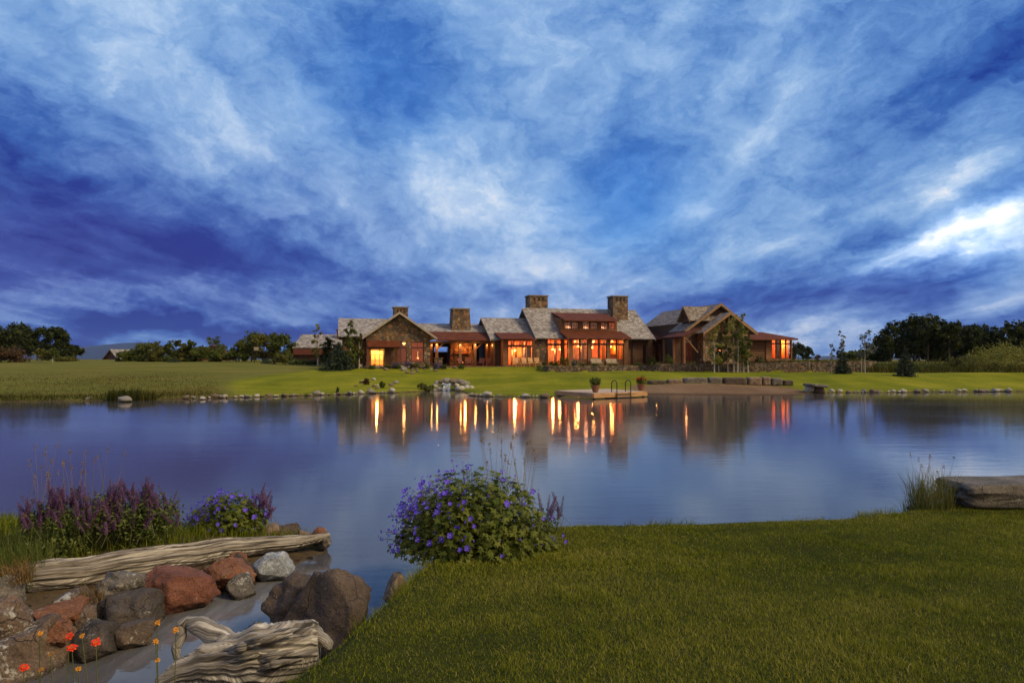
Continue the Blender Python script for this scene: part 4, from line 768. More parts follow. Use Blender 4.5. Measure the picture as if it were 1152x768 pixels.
# ------------------------------------------------------------------ driftwood
M_['drift'] = woodm('silver_driftwood', (.026,.020,.016), (.15,.125,.105), (.38,.345,.315), 1.1, 22, .04)
M_['drift2'] = woodm('pale_driftwood', (.026,.021,.018), (.20,.175,.155), (.48,.445,.42), 1.3, 26, .04)
def log_mesh(pts, rad, n=56, nseg=120, groove=.16, seed=0, flat=1.0, ends=True):
    pts = [Vector(p) for p in pts]; L = [0]
    for a, b in zip(pts, pts[1:]): L.append(L[-1]+(b-a).length)
    def at(t):
        s = t*L[-1]
        for i in range(len(pts)-1):
            if s <= L[i+1] or i == len(pts)-2:
                f = (s-L[i])/(L[i+1]-L[i]); g = f*f*(3-2*f)*.5+f*.5
                return pts[i].lerp(pts[i+1], f), rad[i]+(rad[i+1]-rad[i])*g
    V, UV, F = [], [], []; up = Vector((0, 0, 1))
    for j in range(nseg+1):
        t = j/nseg; p, r = at(t); q = at(min(t+.02, 1))[0]-at(max(t-.02, 0))[0]; q.normalize()
        p = p + Vector((0, 0, .03*r/.2*mnoise.noise(Vector((t*9, seed, 0)))))
        a = q.cross(up).normalized() if abs(q.z) < .95 else Vector((1,0,0)); b = a.cross(q)
        for k in range(n):
            an = 2*math.pi*k/n; ca, sa = math.cos(an), math.sin(an); tw = an+t*1.1
            g = mnoise.noise(Vector((math.cos(tw)*3.2, math.sin(tw)*3.2, t*L[-1]*.45+seed)))*1.0 + .8*mnoise.noise(Vector((math.cos(tw)*8, math.sin(tw)*8, t*L[-1]*.7+seed)))
            big = mnoise.noise(Vector((ca*1.2, sa*1.2, t*L[-1]*1.1+seed*3)))
            rr = r*(1+groove*(-abs(g)*1.1+.25)+.15*big)
            V.append(p + a*ca*rr + b*sa*rr*flat); UV.append((t*L[-1], an*r))
    for j in range(nseg):
        for k in range(n): F.append((j*n+k, j*n+(k+1) % n, (j+1)*n+(k+1) % n, (j+1)*n+k))
    me = bpy.data.meshes.new('log'); nv = len(V)
    if ends:
        for e, base in ((0, 0), (1, nseg*n)):
            p, r = at(e); cpt = len(V); V.append(p); UV.append((0, 0))
            for k in range(n): F.append((base+k, base+(k+1) % n, cpt) if e else (base+(k+1) % n, base+k, cpt))
    me.from_pydata([tuple(v_) for v_ in V], [], F); uvl = me.uv_layers.new(name='UVMap').data
    for p in me.polygons:
        p.use_smooth = True; ks = [me.loops[li].vertex_index for li in p.loop_indices]
        us_ = [UV[k] for k in ks]
        if max(u_[1] for u_ in us_)-min(u_[1] for u_ in us_) > .3*2*math.pi*max(rad)*.5:
            mx = max(u_[1] for u_ in us_); us_ = [(u_[0], u_[1] if u_[1] > mx*.5 else u_[1]+mx*n/(n-1)) for u_ in us_]
        for li, u_ in zip(p.loop_indices, us_): uvl[li].uv = u_
    return me
def log_obj(name, pts, rad, m, loc, parent=None, **k):
    me = log_mesh([Vector(p)-Vector(loc) for p in pts], rad, **k); me.materials.append(m); o = bpy.data.objects.new(name, me)
    if parent is None: o.location = loc
    return link(o, parent)
lp = [(14,654,7.45,.19), (60,648,7.6,.225), (110,641,7.9,.21), (165,631,8.3,.20), (210,624,8.7,.175), (255,618,9.1,.155), (295,613,9.4,.13), (330,610,9.7,.115), (355,606,9.85,.075), (371,601,9.95,.03)]
pts = [P(a, b, y) for a, b, y, r in lp]; o = log_obj('driftwood_log', pts, [q[3]*.86 for q in lp], M_['drift'], tuple(pts[0]), seed=4, groove=.20, n=150, nseg=240)
tag(o, 'long weathered driftwood log lying along the rocky bank', 'log')
dl = tuple(P(290, 745, 5.3)); dw = wthing('driftwood_stump', 'bleached grooved driftwood stump with curled root by the brown boulder', 'driftwood', dl)
bp_ = [(178,772,5.2,.06), (205,760,5.25,.12), (245,748,5.3,.19), (290,740,5.35,.235), (330,733,5.42,.215), (352,728,5.47,.19), (359,727,5.48,.165)]
log_obj('trunk', [P(a, b, y) for a, b, y, r in bp_], [q[3] for q in bp_], M_['drift2'], dl, dw, seed=9, groove=.34, n=170, nseg=120)
rp = [(262,728,5.4,.10), (244,714,5.42,.085), (226,704,5.45,.075), (212,699,5.47,.05), (203,703,5.45,.04), (205,714,5.42,.035), (198,728,5.38,.035), (199,741,5.35,.022)]
log_obj('root', [P(a, b, y) for a, b, y, r in rp], [q[3] for q in rp], M_['drift2'], dl, dw, seed=14, groove=.25, n=28, nseg=80)
rp = [(330,715,5.5,.08), (350,711,5.5,.07), (368,724,5.45,.05), (371,731,5.42,.02)]
log_obj('branch_stub', [P(a, b, y) for a, b, y, r in rp], [q[3] for q in rp], M_['drift2'], dl, dw, seed=17, groove=.25, n=24, nseg=40)
rp = [(240,712,5.45,.05), (252,722,5.35,.06), (243,736,5.25,.05), (226,742,5.2,.03)]
log_obj('root', [P(a, b, y) for a, b, y, r in rp], [q[3] for q in rp], M_['drift2'], dl, dw, seed=19, groove=.25, n=24, nseg=50)

rz_ = random.Random(8)
for i in range(9):
    t0 = rz_.uniform(.15, .6); t1 = t0+rz_.uniform(.25, .5); X0, X1 = 215+t0*150, 215+t1*150; yo = rz_.uniform(-26, 16); yb = lambda X: 757-(X-205)*.19+yo
    pp = [P(X0, yb(X0)+4, 5.22), P((X0+X1)/2, yb((X0+X1)/2)-2, 5.14-abs(yo)*.002), P(X1, yb(X1)-rz_.uniform(0,5), 5.25)]
    log_obj('splinter', pp, [.012, rz_.uniform(.022,.04), .008], M_['drift2'], dl, dw, seed=40+i, groove=.3, n=14, nseg=30)
# ------------------------------------------------------------------ far shore stones, waterfall rocks, beach blocks, garden walls
smesh = []
for i in range(7): me = rock_mesh(900+i, 2, 6, .10); smesh.append(me)
SM = [rockm('shore_stone_pale', (.22,.20,.18), (.40,.37,.34), (.58,.55,.52), None, 3), rockm('shore_stone_grey', (.11,.10,.09), (.22,.205,.19), (.34,.32,.30), None, 3), rockm('shore_stone_brown', (.08,.055,.04), (.16,.115,.085), (.25,.19,.15), None, 3)]
var = [(lambda c: (c.materials.append(m), c)[1])(me.copy()) for me in smesh for m in SM]
rs = random.Random(5)
def stone(name, label, cat, group, x, y, w, h, z=None, big=None):
    o = bpy.data.objects.new(name, rs.choice(var) if big is None else var[big]); C.objects.link(o); z = H(x, y) if z is None else z
    o.location = (x, y, z+h*.25); o.scale = (w/2, w/2*rs.uniform(.6, 1.0), h/2); o.rotation_euler = (rs.uniform(-.2,.2), rs.uniform(-.2,.2), rs.uniform(0, 6.28)); return tag(o, label, cat, group)
def along(pts, spacing):
    r = []; pts = [Vector(p) for p in pts]
    for a, b in zip(pts, pts[1:]):
        k = max(1, int((b-a).length/spacing))
        for i in range(k): r.append(a.lerp(b, (i+rs.uniform(0,.8))/k))
    return r
for stretch, lab, grp, sp in ((FAR[5:9], 'pale rounded stone edging the far lawn between the meadow and the waterfall', 'stones along the left lawn shore', .17),
                              (FAR[13:17], 'pale rounded stone edging the lawn between the waterfall and the dock', 'stones along the shore by the dock', .17),
                              (FAR[24:27], 'grey stone in the low rubble edge of the right lawn', 'stones along the right lawn shore', .17)):
    for p in along(stretch, sp):
        if rs.random() < .25: continue
        w = rs.choice([.12,.16,.2,.2,.25,.3,.35,.45,.7]) if 'rounded' in lab else rs.choice([.15,.2,.25,.3,.4,.55])
        stone('shore_stone', lab, 'stone', grp, p[0]+rs.uniform(-.1,.1), p[1]+rs.uniform(-.1,.55), w, w*rs.uniform(.45,.75), z=.04)
for px, py, w in ((141,451.5,1.0), (228,449,.5), (100,450,.6)): g = G(px, py, .02); stone('shore_stone', 'lone pale stone in front of the meadow grass at the far shore', 'stone', 'lone stones below the meadow', g.x, g.y, w, w*.5, z=.03)
# waterfall
for px, py, z, w in ((489,434,.3,.9),(493,431,.5,1.1),(497,428.5,.75,1.0),(503,428,.85,1.1),(509,428.5,.85,1.0),(515,429,.75,1.2),(520,430,.7,1.1),(525,431,.6,.9),(494,437,.15,.9),(514,434,.4,1.0),(518,438,.15,1.3),(525,437.5,.12,1.1),(530,438,.08,.9),(489,439,.05,.8),(483,438.5,.05,.9),(499,432,.5,.8),(511,431.5,.6,.8)):
    Y = (CAMZ-z)*FPX/(py-HOR); Y = min(max(Y, 58), 66); p = P(px, py, Y); stone('waterfall_rock', 'grey rock stacked around the little waterfall on the far shore', 'rock', 'rocks of the waterfall', p.x, p.y, w*.72, w*.5, z=max(p.z-.15, H(p.x, p.y)-.1))
wf = MB(); a, b = P(500.5, 431.5, 63.2), P(507.0, 431.5, 63.2); 
prof = [(64.2,.92),(63.2,.86),(62.8,.5),(62.4,.42),(62.0,.15),(61.6,.06),(60.9,.03)]
vs = []; nn = 9
for j, (yy, zz_) in enumerate(prof):
    for i in range(nn): f = i/(nn-1); x = a.x+(b.x-a.x)*(.5+(f-.5)*(.8+.12*j)); vs.append((x, yy+.08*math.sin(i*2.3+j), zz_+.03*math.sin(i*1.7+j*2)))
wf.add(vs, [(j*nn+i, j*nn+i+1, (j+1)*nn+i+1, (j+1)*nn+i) for j in range(len(prof)-1) for i in range(nn-1)])
mwf, nt, b_ = mat('falling_water'); n = tex(nt, coords(nt, 'Object', (6, .8, .8)), 1.2, 5, .6); setp(nt, b_, Base_Color=ramp(nt, n, [(.38, (.09,.10,.115)), (.66, (.52,.54,.57))]), Roughness=.35)
tag(obj('waterfall', wf, mwf, smooth=True), 'small white waterfall spilling over rocks into the pond', 'waterfall')
for px, py, w in ((384,419.7,1.3),(404.5,418.8,1.6),(398,419.5,.9),(416,420,.9),(422,420.6,.8),(428,419.5,.8),(434,418,.9),(440,417,.8),(446,416.5,.8),(440,421,.8),(447,423,.8),(454.5,418.4,1.4),(452,423.5,.9),(458,424,1.0),(463,426,.9),(468,428,.8),(474,430,.9),(480,433,.9),(411,417.5,.7),(421,417.3,.7),(476,414,.9),(458,415,.8),(466,413.6,.7),(511,413.8,.9),(502,413,.7),(520,413.5,.8)):
    Y = 79
    for _ in range(6): z = H((px-576)/FPX*Y, Y); Y = min(max((CAMZ-z)*FPX/(py-HOR), 55), 84)
    x = (px-576)/FPX*Y; stone('garden_rock', 'pale rock in the planted stream bed in front of the stone gable' if px < 470 else 'pale rock in the flower border along the porch', 'rock', 'garden rocks below the left gable' if px < 470 else 'rocks of the porch border', x, Y, w*.68, w*.42)
rq = random.Random(19); pth = [(404,419),(428,419),(446,421),(458,424.5),(470,429),(488,435)]
for i in range(64):
    t = rq.random()*5; j = int(t); f = t-j; px = pth[j][0]*(1-f)+pth[min(j+1,5)][0]*f+rq.gauss(0, 4); py = pth[j][1]*(1-f)+pth[min(j+1,5)][1]*f+rq.gauss(0, 1.0); Y = 76
    for _ in range(8): z = H((px-576)/FPX*Y, Y); Y = min(max((CAMZ-z)*FPX/(py-HOR), 59), 84)
    w = rq.choice([.25,.3,.4,.5,.6]); stone('creek_stone', 'small stone of the dry creek running down the lawn to the waterfall', 'stone', 'stones of the dry creek', (px-576)/FPX*Y, Y, w, w*.6)
# blocks behind the beach
bl = [(729,750,427.6),(751,768.4,426.5),(768.9,796.8,424.6),(797.3,813,424.2),(813.6,841,424.4),(841.6,857.6,424),(858,867,423.6),(868,880.6,425),(881.2,893,427.5)]
for i, (a, b, t) in enumerate(bl):
    yc = 62.4-.0*i; p0, p1 = P(a, t, yc), P(b, t, yc); zb = .35; me = rock_mesh(600+i, 4, 3, .03, (.9,.98)); me.materials.append([RK['brown'], RK['grey'], RK['tan']][(i*2+i//3) % 3])
    sx_, szz = (p1.x-p0.x)/2, (p0.z-zb)/2
    for v_ in me.vertices:
        q = v_.co; n_ = (abs(q.x)**7+abs(q.y)**7+abs(q.z)**7)**(1/7); v_.co = Vector((q.x/n_*sx_, q.y/n_*.55, q.z/n_*szz))*(.97+.05*mnoise.noise(q*2+Vector((i, 0, 0))))
    o = bpy.data.objects.new('stone_block', me); o.location = ((p0.x+p1.x)/2, yc+.4, (p0.z+zb)/2); C.objects.link(o)
    lab = ['low flat stone block, first of the row behind the sand beach', 'second block from the left behind the beach, low and grey', 'long grey block, third from the left behind the beach', 'short block fourth from the left behind the beach', 'long block in the middle of the row behind the beach', 'block just right of the middle one behind the beach', 'narrow upright pale block, tallest of the row behind the beach', 'block right of the narrow upright one behind the beach', 'low end block, rightmost of the row behind the beach'][i]
    tag(o, lab, 'stone block', 'stone blocks behind the beach')
p0, p1 = P(911, 432, 56.2), P(932, 432, 56.2); me = rock_mesh(640, 4, 3, .03, (.9,.98)); me.materials.append(RK['grey'])
for v_ in me.vertices: q = v_.co; n_ = (abs(q.x)**6+abs(q.y)**6+abs(q.z)**6)**(1/6); v_.co = Vector((q.x/n_*.82, q.y/n_*.9, q.z/n_*.13))
o = bpy.data.objects.new('stone_slab', me); o.location = ((p0.x+p1.x)/2, 56.8, .62); o.rotation_euler = (0, R(4), 0); C.objects.link(o); tag(o, 'flat grey jumping slab at the right end of the sand beach', 'stone slab')
for dx, w in ((-.5, .9), (.35, 1.0)): stone('shore_stone', 'dark stone propping the flat jumping slab beside the beach', 'stone', 'stones under the jumping slab', (p0.x+p1.x)/2+dx, 56.9, w, .75, z=.1)
# dry stone retaining walls with gaps between them
def dwall(px0, px1, py0, py1, seed, lab):
    n = 46; vs = []; fs = []
    for i in range(n+1):
        px = px0+(px1-px0)*i/n; x = (px-576)/FPX*80; y = float(WALLY(x)); x = (px-576)/FPX*y; t = 404+(py0+(py1-py0)*i/n-404); zt_ = CAMZ+(HOR-t)/FPX*y + .07*mnoise.noise(Vector((i*.9, seed, 0))); zb = H(x, y-.2)-.3
        for dy, z in ((-.10, zb), (0, zt_), (.42, zt_-.01), (.45, zb)): vs.append((x, y+dy+.05*mnoise.noise(Vector((i*1.3, z, seed))), z))
    for i in range(n):
        for k in range(3): fs.append((i*4+k, (i+1)*4+k, (i+1)*4+k+1, i*4+k+1))
    fs += [(0,1,2,3), (n*4+3,n*4+2,n*4+1,n*4)]
    mb = MB(); mb.add(vs, fs); return tag(obj('retaining_wall', mb, M_['drystone']), lab, 'stone wall')
dwall(612, 737, 411.8, 410.8, 1, 'low dry stone retaining wall in front of the great room porch')
dwall(738, 812, 408.8, 409.2, 2, 'taller dry stone wall in front of the entry with red doors')
dwall(813, 912, 409.0, 406.8, 3, 'dry stone retaining wall below the lit sunroom, behind the white trunks')
dwall(913, 986, 407.2, 406.0, 4, 'dry stone retaining wall behind the saplings on the right lawn')

# ------------------------------------------------------------------ dock, planters, ladder
A_, B_, Cc, Dd = Vector((5.7,47.8,0)), Vector((10.05,50.9,0)), Vector((7.65,55.2,0)), Vector((3.3,52.1,0))
dk = wthing('dock', 'square wooden swimming dock with plank skirt on the far shore', 'dock', (5.7,47.8,0))
up = lambda p, z: Vector((p.x, p.y, z))
obj('deck', MB().prism([up(p,.36) for p in (A_,B_,Cc,Dd)], (0,0,.06)), M_['deck'], dk)
def skirt(p, q, z0, z1, th):
    d = (q-p).normalized(); n = Vector((d.y,-d.x,0)); return MB().prism([up(p,z0)+n*.004, up(q,z0)+n*.004, up(q,z1)+n*.004, up(p,z1)+n*.004], n*th)
for p, q in ((A_,B_), (Dd,A_), (B_,Cc)): obj('skirt_board', skirt(p, q, .09, .40, .05), M_['deck_side'], dk)
for p in (A_,B_,Cc,Dd): c0 = (A_+Cc)/2; q = p.lerp(c0, .08); obj('pile', MB().tube([(q.x,q.y,-.9),(q.x,q.y,.355)], .11, 10), M_['dark_board'], dk)
e = (B_-A_).normalized(); nrm = Vector((e.y,-e.x,0))
fb = A_.lerp(B_, .55); ld = wthing('swim_ladder', 'dark metal swim ladder with two hooped handrails on the dock edge', 'ladder', tuple(up(fb,.42)))
for f in (.40, .66):
    p = A_.lerp(B_, f)+nrm*.14; b = p-nrm*.55; pts = [up(b,.42), up(b,1.05)]
    for k in range(7): a = math.pi*k/6; m_ = (p+b)/2; rr = (p-b).length/2; pts.append(up(m_ - nrm*(-math.cos(a+math.pi))*rr*1.0, 1.05+math.sin(a)*rr*.8))
    pts += [up(p,1.0), up(p,-.35)]; obj('handrail', MB().tube(pts, .035, 7), M_['iron'], ld, smooth=True)
for z in (.05, -.2, .3): a, b = A_.lerp(B_,.40)+nrm*.14, A_.lerp(B_,.66)+nrm*.14; obj('tread', MB().tube([up(a,z), up(b,z)], .03, 6), M_['iron'], ld)
def leafcloud(seed, lobes, n, size, flat=0.0, clump=26, shell=.55, spread=.20, aspect=.55, zmin=None):
    """lobes: (x,y,z,rx,ry,rz). Leaves gathered in clumps spread through the lobes."""
    r = np.random.RandomState(seed); L = np.array(lobes, float); w = (L[:,3]*L[:,4]*L[:,5])**.67; w /= w.sum(); nc = max(3, n//clump)
    li = r.choice(len(L), nc, p=w); d = r.normal(size=(nc,3)); d /= np.linalg.norm(d, axis=1, keepdims=True); rad = (shell+(1-shell)*r.rand(nc, 1))*(1+.12*r.normal(size=(nc,1)))
    cc = L[li,:3]+d*L[li,3:]*rad; R0 = L[li,3:].mean(1)
    ci = r.randint(0, nc, n); p = cc[ci]+r.normal(size=(n,3))*R0[ci][:,None]*spread
    if zmin is not None: p[:,2] = np.maximum(p[:,2], zmin+r.rand(n)*.1)
    nrm_ = r.normal(size=(n,3))+np.array([0,0,flat+.4]); nrm_ += (p-L[li[ci],:3])/L[li[ci],3:]*.8; nrm_ /= np.linalg.norm(nrm_, axis=1, keepdims=True)
    t = np.cross(nrm_, r.normal(size=(n,3))); t /= np.linalg.norm(t, axis=1, keepdims=True); b = np.cross(nrm_, t); s = size*r.uniform(.6,1.35,(n,1))
    V = np.stack([p-t*s, p+b*s*aspect+nrm_*s*.12, p+t*s, p-b*s*aspect+nrm_*s*.12], 1).reshape(-1, 3); return V, np.arange(4*n).reshape(n, 4)
def planter(px, py0, Y, lab, flowers, seed):
    b = P(px, py0, Y); b.z = .42; t = wthing('planter', lab, 'planter', tuple(b)); pr = [(.16,.0),(.20,.08),(.27,.30),(.31,.44),(.34,.46),(.34,.52),(.29,.52)]; n = 16
    vs = [(b.x+r*math.cos(2*math.pi*k/n), b.y+r*math.sin(2*math.pi*k/n), b.z+z) for r, z in pr for k in range(n)]
    fs = [(j*n+k, j*n+(k+1) % n, (j+1)*n+(k+1) % n, (j+1)*n+k) for j in range(len(pr)-1) for k in range(n)]+[tuple(range(n))[::-1], tuple(range((len(pr)-1)*n, len(pr)*n))]
    obj('pot', MB().add(vs, fs), M_['terracotta'], t)
    V, F_ = leafcloud(seed, [(0,0,.78,.34,.34,.26)], 700, .06, clump=14); fast('foliage', V, F_, M_['leaf_mid'], t)
    if flowers:
        V, F_ = leafcloud(seed+1, [(0,0,.9,.36,.36,.16)], 140, .05, clump=5, shell=.9); fast('blossoms', V, F_, M_['petal_yellow'] if flowers == 1 else M_['petal_red'], t)
planter(669.8, 441, 48.9, 'round pot with bushy green plant on the front corner of the dock', 0, 3); planter(721.3, 438.5, 51.5, 'pot with orange flowers at the right end of the dock', 2, 5)

# ------------------------------------------------------------------ patio furniture
def lounge(m, name, lab, cat, group):
    t = thing(name, lab, cat, (0,0,0), 0, group)
    obj('seat', MB().slab([(-.33,-.45,.40),(.33,-.45,.40),(.33,.20,.30),(-.33,.20,.30)], .05), m, t)
    mb = MB()
    for i in range(5): x = -.30+i*.125; mb.prism([(x,.17,.30),(x+.11,.17,.30),(x+.11,.48,1.02),(x,.48,1.02)], (0,.035,.0))
    obj('backrest', mb, m, t)
    for s in (-1,1):
        obj('armrest', MB().box(s*.40-.07, s*.40+.07, -.5, .38, .56, .60), m, t); obj('leg', MB().box(s*.37-.03, s*.37+.03, -.45, -.36, 0, .558), m, t); obj('leg', MB().prism([(s*.37-.03,.25,.0),(s*.37+.03,.25,.0),(s*.37+.03,.36,.558),(s*.37-.03,.36,.558)], (0,.08,0)), m, t)
    return t
ch = None
for px, V, rz, lab in ((581.5,-3.3,.25,'pale wood patio chair, leftmost of the four on the lawn terrace'), (591,-3.4,.2,'pale wood patio chair, second from the left on the terrace'), (597.8,-3.1,.1,'pale wood patio chair, third from the left and set back on the terrace'), (604.5,-3.0,-.1,'pale wood patio chair beside the stone pier, rightmost of four')):
    p = LW(LU(px, V), V); z = FL-.0 if V > -2.5 else H(p.x, p.y)
    if ch is None: ch = lounge(M_['teak'], 'patio_chair', lab, 'chair', 'pale chairs on the terrace'); q = ch
    else: q = dup(ch, (0,0,0), 0, 1, lab)
    q.location = (p.x, p.y, z); q.rotation_euler = (0, 0, TH+rz); q.scale = (1.05,1.1,1.15)
ch2 = None
for px, V, rz, lab in ((519.5,-.2,.5,'red brown porch chair right of the second lit post'), (527,.3,-.2,'red brown porch chair facing the pond beside the third lit post'), (541,-.1,-.5,'dark porch chair in the shaded right end of the porch'), (547,.4,-.9,'dark porch chair against the board wall of the porch')):
    p = LW(LU(px, V), V)
    if ch2 is None: ch2 = lounge(M_['red_wood'], 'porch_chair', lab, 'chair', 'chairs under the porch'); q = ch2
    else: q = dup(ch2, (0,0,0), 0, 1, lab)
    q.location = (p.x, p.y, FL-.06); q.rotation_euler = (0, 0, TH+rz); q.scale = (1.15,1.15,1.05)
for px, lab in ((671, 'brown wicker sofa with cream cushions left on the porch'), (688, 'brown wicker sofa with cream cushions before the right window')):
    V = -2.55; p = LW(LU(px, V), V, FL-.05); t = thing('patio_sofa', lab, 'sofa', p, TH, 'wicker sofas on the porch')
    obj('frame', MB().box(-.95,.95,-.40,.38,.05,.38).box(-.95,.95,.25,.38,.383,.80).box(-.95,-.80,-.40,.247,.383,.60).box(.80,.95,-.40,.247,.383,.60), M_['wicker'], t)
    for k in (-1,1): obj('cushion', MB().box(k*.39-.37, k*.39+.37, -.38, .24, .384, .50), M_['cushion'], t); obj('cushion', MB().slab([(k*.39-.36,.05,.502),(k*.39+.36,.05,.502),(k*.39+.36,.22,.98),(k*.39-.36,.22,.98)], .12), M_['cushion'], t)
t = thing('coffee_table', 'low dark wooden table between the wicker sofas', 'table', LW(LU(679.5,-2.5), -2.5, FL-.05), TH); obj('tabletop', MB().box(-.35,.35,-.3,.3,.40,.45), M_['dark_board'], t)
for a in (-1,1):
    for b in (-1,1): obj('leg', MB().box(a*.3-.03,a*.3+.03,b*.25-.03,b*.25+.03,0,.398), M_['dark_board'], t)
# ------------------------------------------------------------------ trees and shrubs
def trunkmb(h, r, lobes, seed, lean=0.0, top=.8):
    rr = random.Random(seed); mb = MB(); pts = []; k = 6
    for i in range(k+1): f = i/k; pts.append(Vector((lean*f*h+rr.uniform(-.02,.02)*h*f, rr.uniform(-.02,.02)*h*f, f*h*top)))
    mb.tube(pts, [r*(1-.8*i/k) for i in range(k+1)], 7)
    for (x, y, z, rx, ry, rz) in lobes:
        f = min(.85, max(.25, (z-.5*rz)/(h*top)-.12)); j = f*k; a = pts[int(j)].lerp(pts[min(int(j)+1, k)], j-int(j)); b = Vector((x, y, z))
        mid = a.lerp(b, .5)+Vector((0,0,-.06*h)); mb.tube([a, mid, b], [r*.45*(1-f*.5), r*.3*(1-f*.5), r*.08], 5)
    return mb
def tree(name, lab, cat, x, y, h, w, m, seed, n=1500, leaf=.17, trunk=.35, r=None, group=None, kind='round', z=None, bark='bark', clump=26, shell=.5, lean=0, spread=.2, aspect=.55):
    rr = random.Random(seed); z0 = H(x, y)-.05 if z is None else z; t = thing(name, lab, cat, (x, y, z0), 0, group); lobes = []; hw = w/2
    if kind == 'round':
        for i in range(11): f = trunk+(1-trunk)*rr.uniform(.08,.82); a = rr.uniform(0, 6.28); q = hw*.55*math.sin(math.pi*min(1,(f-trunk)/(1-trunk)*.75+.25)); lobes.append((q*math.cos(a), q*math.sin(a), f*h, hw*rr.uniform(.35,.6), hw*rr.uniform(.35,.6), h*(1-trunk)*rr.uniform(.14,.24)))
        lobes.append((0, 0, h*.84, hw*.42, hw*.42, h*.14))
    elif kind == 'tall':
        for i in range(10): f = trunk+(1-trunk)*(i+.5)/10; a = rr.uniform(0, 6.28); q = hw*.45*(1-abs(f-.6)); lobes.append((q*math.cos(a)+lean*f*h, q*math.sin(a), f*h*.97, hw*rr.uniform(.4,.7)*(1.15-f*.6), hw*rr.uniform(.4,.7)*(1.15-f*.6), h*(1-trunk)*.085))
    elif kind == 'bush':
        for i in range(9): a = rr.uniform(0, 6.28); q = hw*rr.uniform(.15,.6); lobes.append((q*math.cos(a), q*math.sin(a), h*rr.uniform(.3,.62), hw*rr.uniform(.35,.5), hw*rr.uniform(.35,.5), h*rr.uniform(.28,.38)))
    elif kind == 'dome': lobes = [(0,0,h*.1,hw*.95,hw*.8,h*.86), (hw*.2,0,h*.2,hw*.7,hw*.7,h*.78), (-hw*.3,-hw*.2,h*.15,hw*.6,hw*.6,h*.66)]
    V, F_ = leafcloud(seed, lobes, n, leaf, clump=clump, shell=shell, spread=spread, aspect=aspect, zmin=.03); fast('crown', V, F_, m, t)
    r = r or h*.018+.03; obj('trunk', trunkmb(h, r, lobes[:7] if kind not in ('bush','dome') else lobes[:4], seed, lean, .88 if kind not in ('bush','dome') else .5), M_[bark], t, loc=None) ; return t
def spruce(name, lab, x, y, h, w, seed, group=None, n=26, m='needle'):
    rr = np.random.RandomState(seed); z0 = H(x, y)-.05; t = thing(name, lab, 'spruce', (x, y, z0), 0, group); Vs = []
    lv = int(9+h*3.2)
    for i in range(lv):
        f = (i+.3)/lv; z = h*(.04+.95*f); rad = w/2*(1-f)**.85*(.85+.3*rr.rand())+.03; nb = int(5+rad*7)
        for k in range(nb):
            a = 6.28*k/nb+rr.rand()*.9; L = rad*(.8+.35*rr.rand()); ns = max(6, int(L*n))
            s = rr.rand(ns)**.7; px = np.cos(a)*L*s; py = np.sin(a)*L*s; pz = z - L*.30*s + L*.10*s*s + .05*rr.randn(ns)*L
            p = np.stack([px, py, pz], 1)+rr.randn(ns,3)*.05*(L+.2); d = np.array([math.cos(a), math.sin(a), -.15])+rr.randn(ns,3)*.55; d /= np.linalg.norm(d,axis=1,keepdims=True)
            b = np.cross(d, rr.randn(ns,3)); b /= np.linalg.norm(b,axis=1,keepdims=True); q = (.05+.028*h)*rr.uniform(.6,1.2,(ns,1)); Vs.append(np.stack([p-d*q, p+b*q*.3, p+d*q, p-b*q*.3], 1).reshape(-1,3))
    V = np.concatenate(Vs); fast('crown', V, np.arange(len(V)).reshape(-1,4), M_[m], t); obj('trunk', MB().tube([(0,0,0),(0,0,h*.95)], [.02*h+.03,.01], 7), M_['bark'], t); return t
def ZT(py, Y): return CAMZ+(HOR-py)/FPX*Y
def T(name, lab, px, top, Y, wpx, m, seed, **k):
    x = (px-576)/FPX*Y; h = ZT(top, Y)-H(x, Y); return tree(name, lab, k.pop('cat', 'tree'), x, Y, h, wpx*Y/FPX, M_[m], seed, **k)
# left grove
for i, (px, top, Y, w, lab) in enumerate([(-22,372,128,46,'dark tree cut by the left edge of the picture'), (4,366,126,40,'dark tree behind the russet bush at the far left'), (20,362.5,130,40,'tallest dark tree of the grove at the far left'), (42,366.5,124,34,'dark rounded tree in the middle of the left grove'), (62,368,120,34,'dark tree, second from the right of the left grove'), (76,386,117,28,'lower dark tree, rightmost of the left grove')]):
    T('tree', lab, px, top, Y, w, 'leaf_dark', 20+i, n=3600, leaf=.26, trunk=.14, group='dark grove on the far left', clump=34)
T('bush', 'russet bush in front of the dark grove at the far left', 12, 389, 100, 56, 'leaf_russet', 31, n=2400, leaf=.15, kind='bush', cat='bush')
T('young_tree', 'slender young tree in front of the left grove, left of the other', 45, 392, 98, 18, 'leaf_olive', 32, n=900, leaf=.13, trunk=.3, bark='birch', group='young trees before the left grove')
T('young_tree', 'slender young tree in front of the left grove, right of the other', 59, 391, 98, 20, 'leaf_mid', 33, n=900, leaf=.13, trunk=.3, bark='birch', group='young trees before the left grove')
T('bush', 'green bush filling the foot of the left grove', 75, 401, 108, 34, 'leaf_olive', 34, n=1500, leaf=.15, kind='bush', cat='bush')
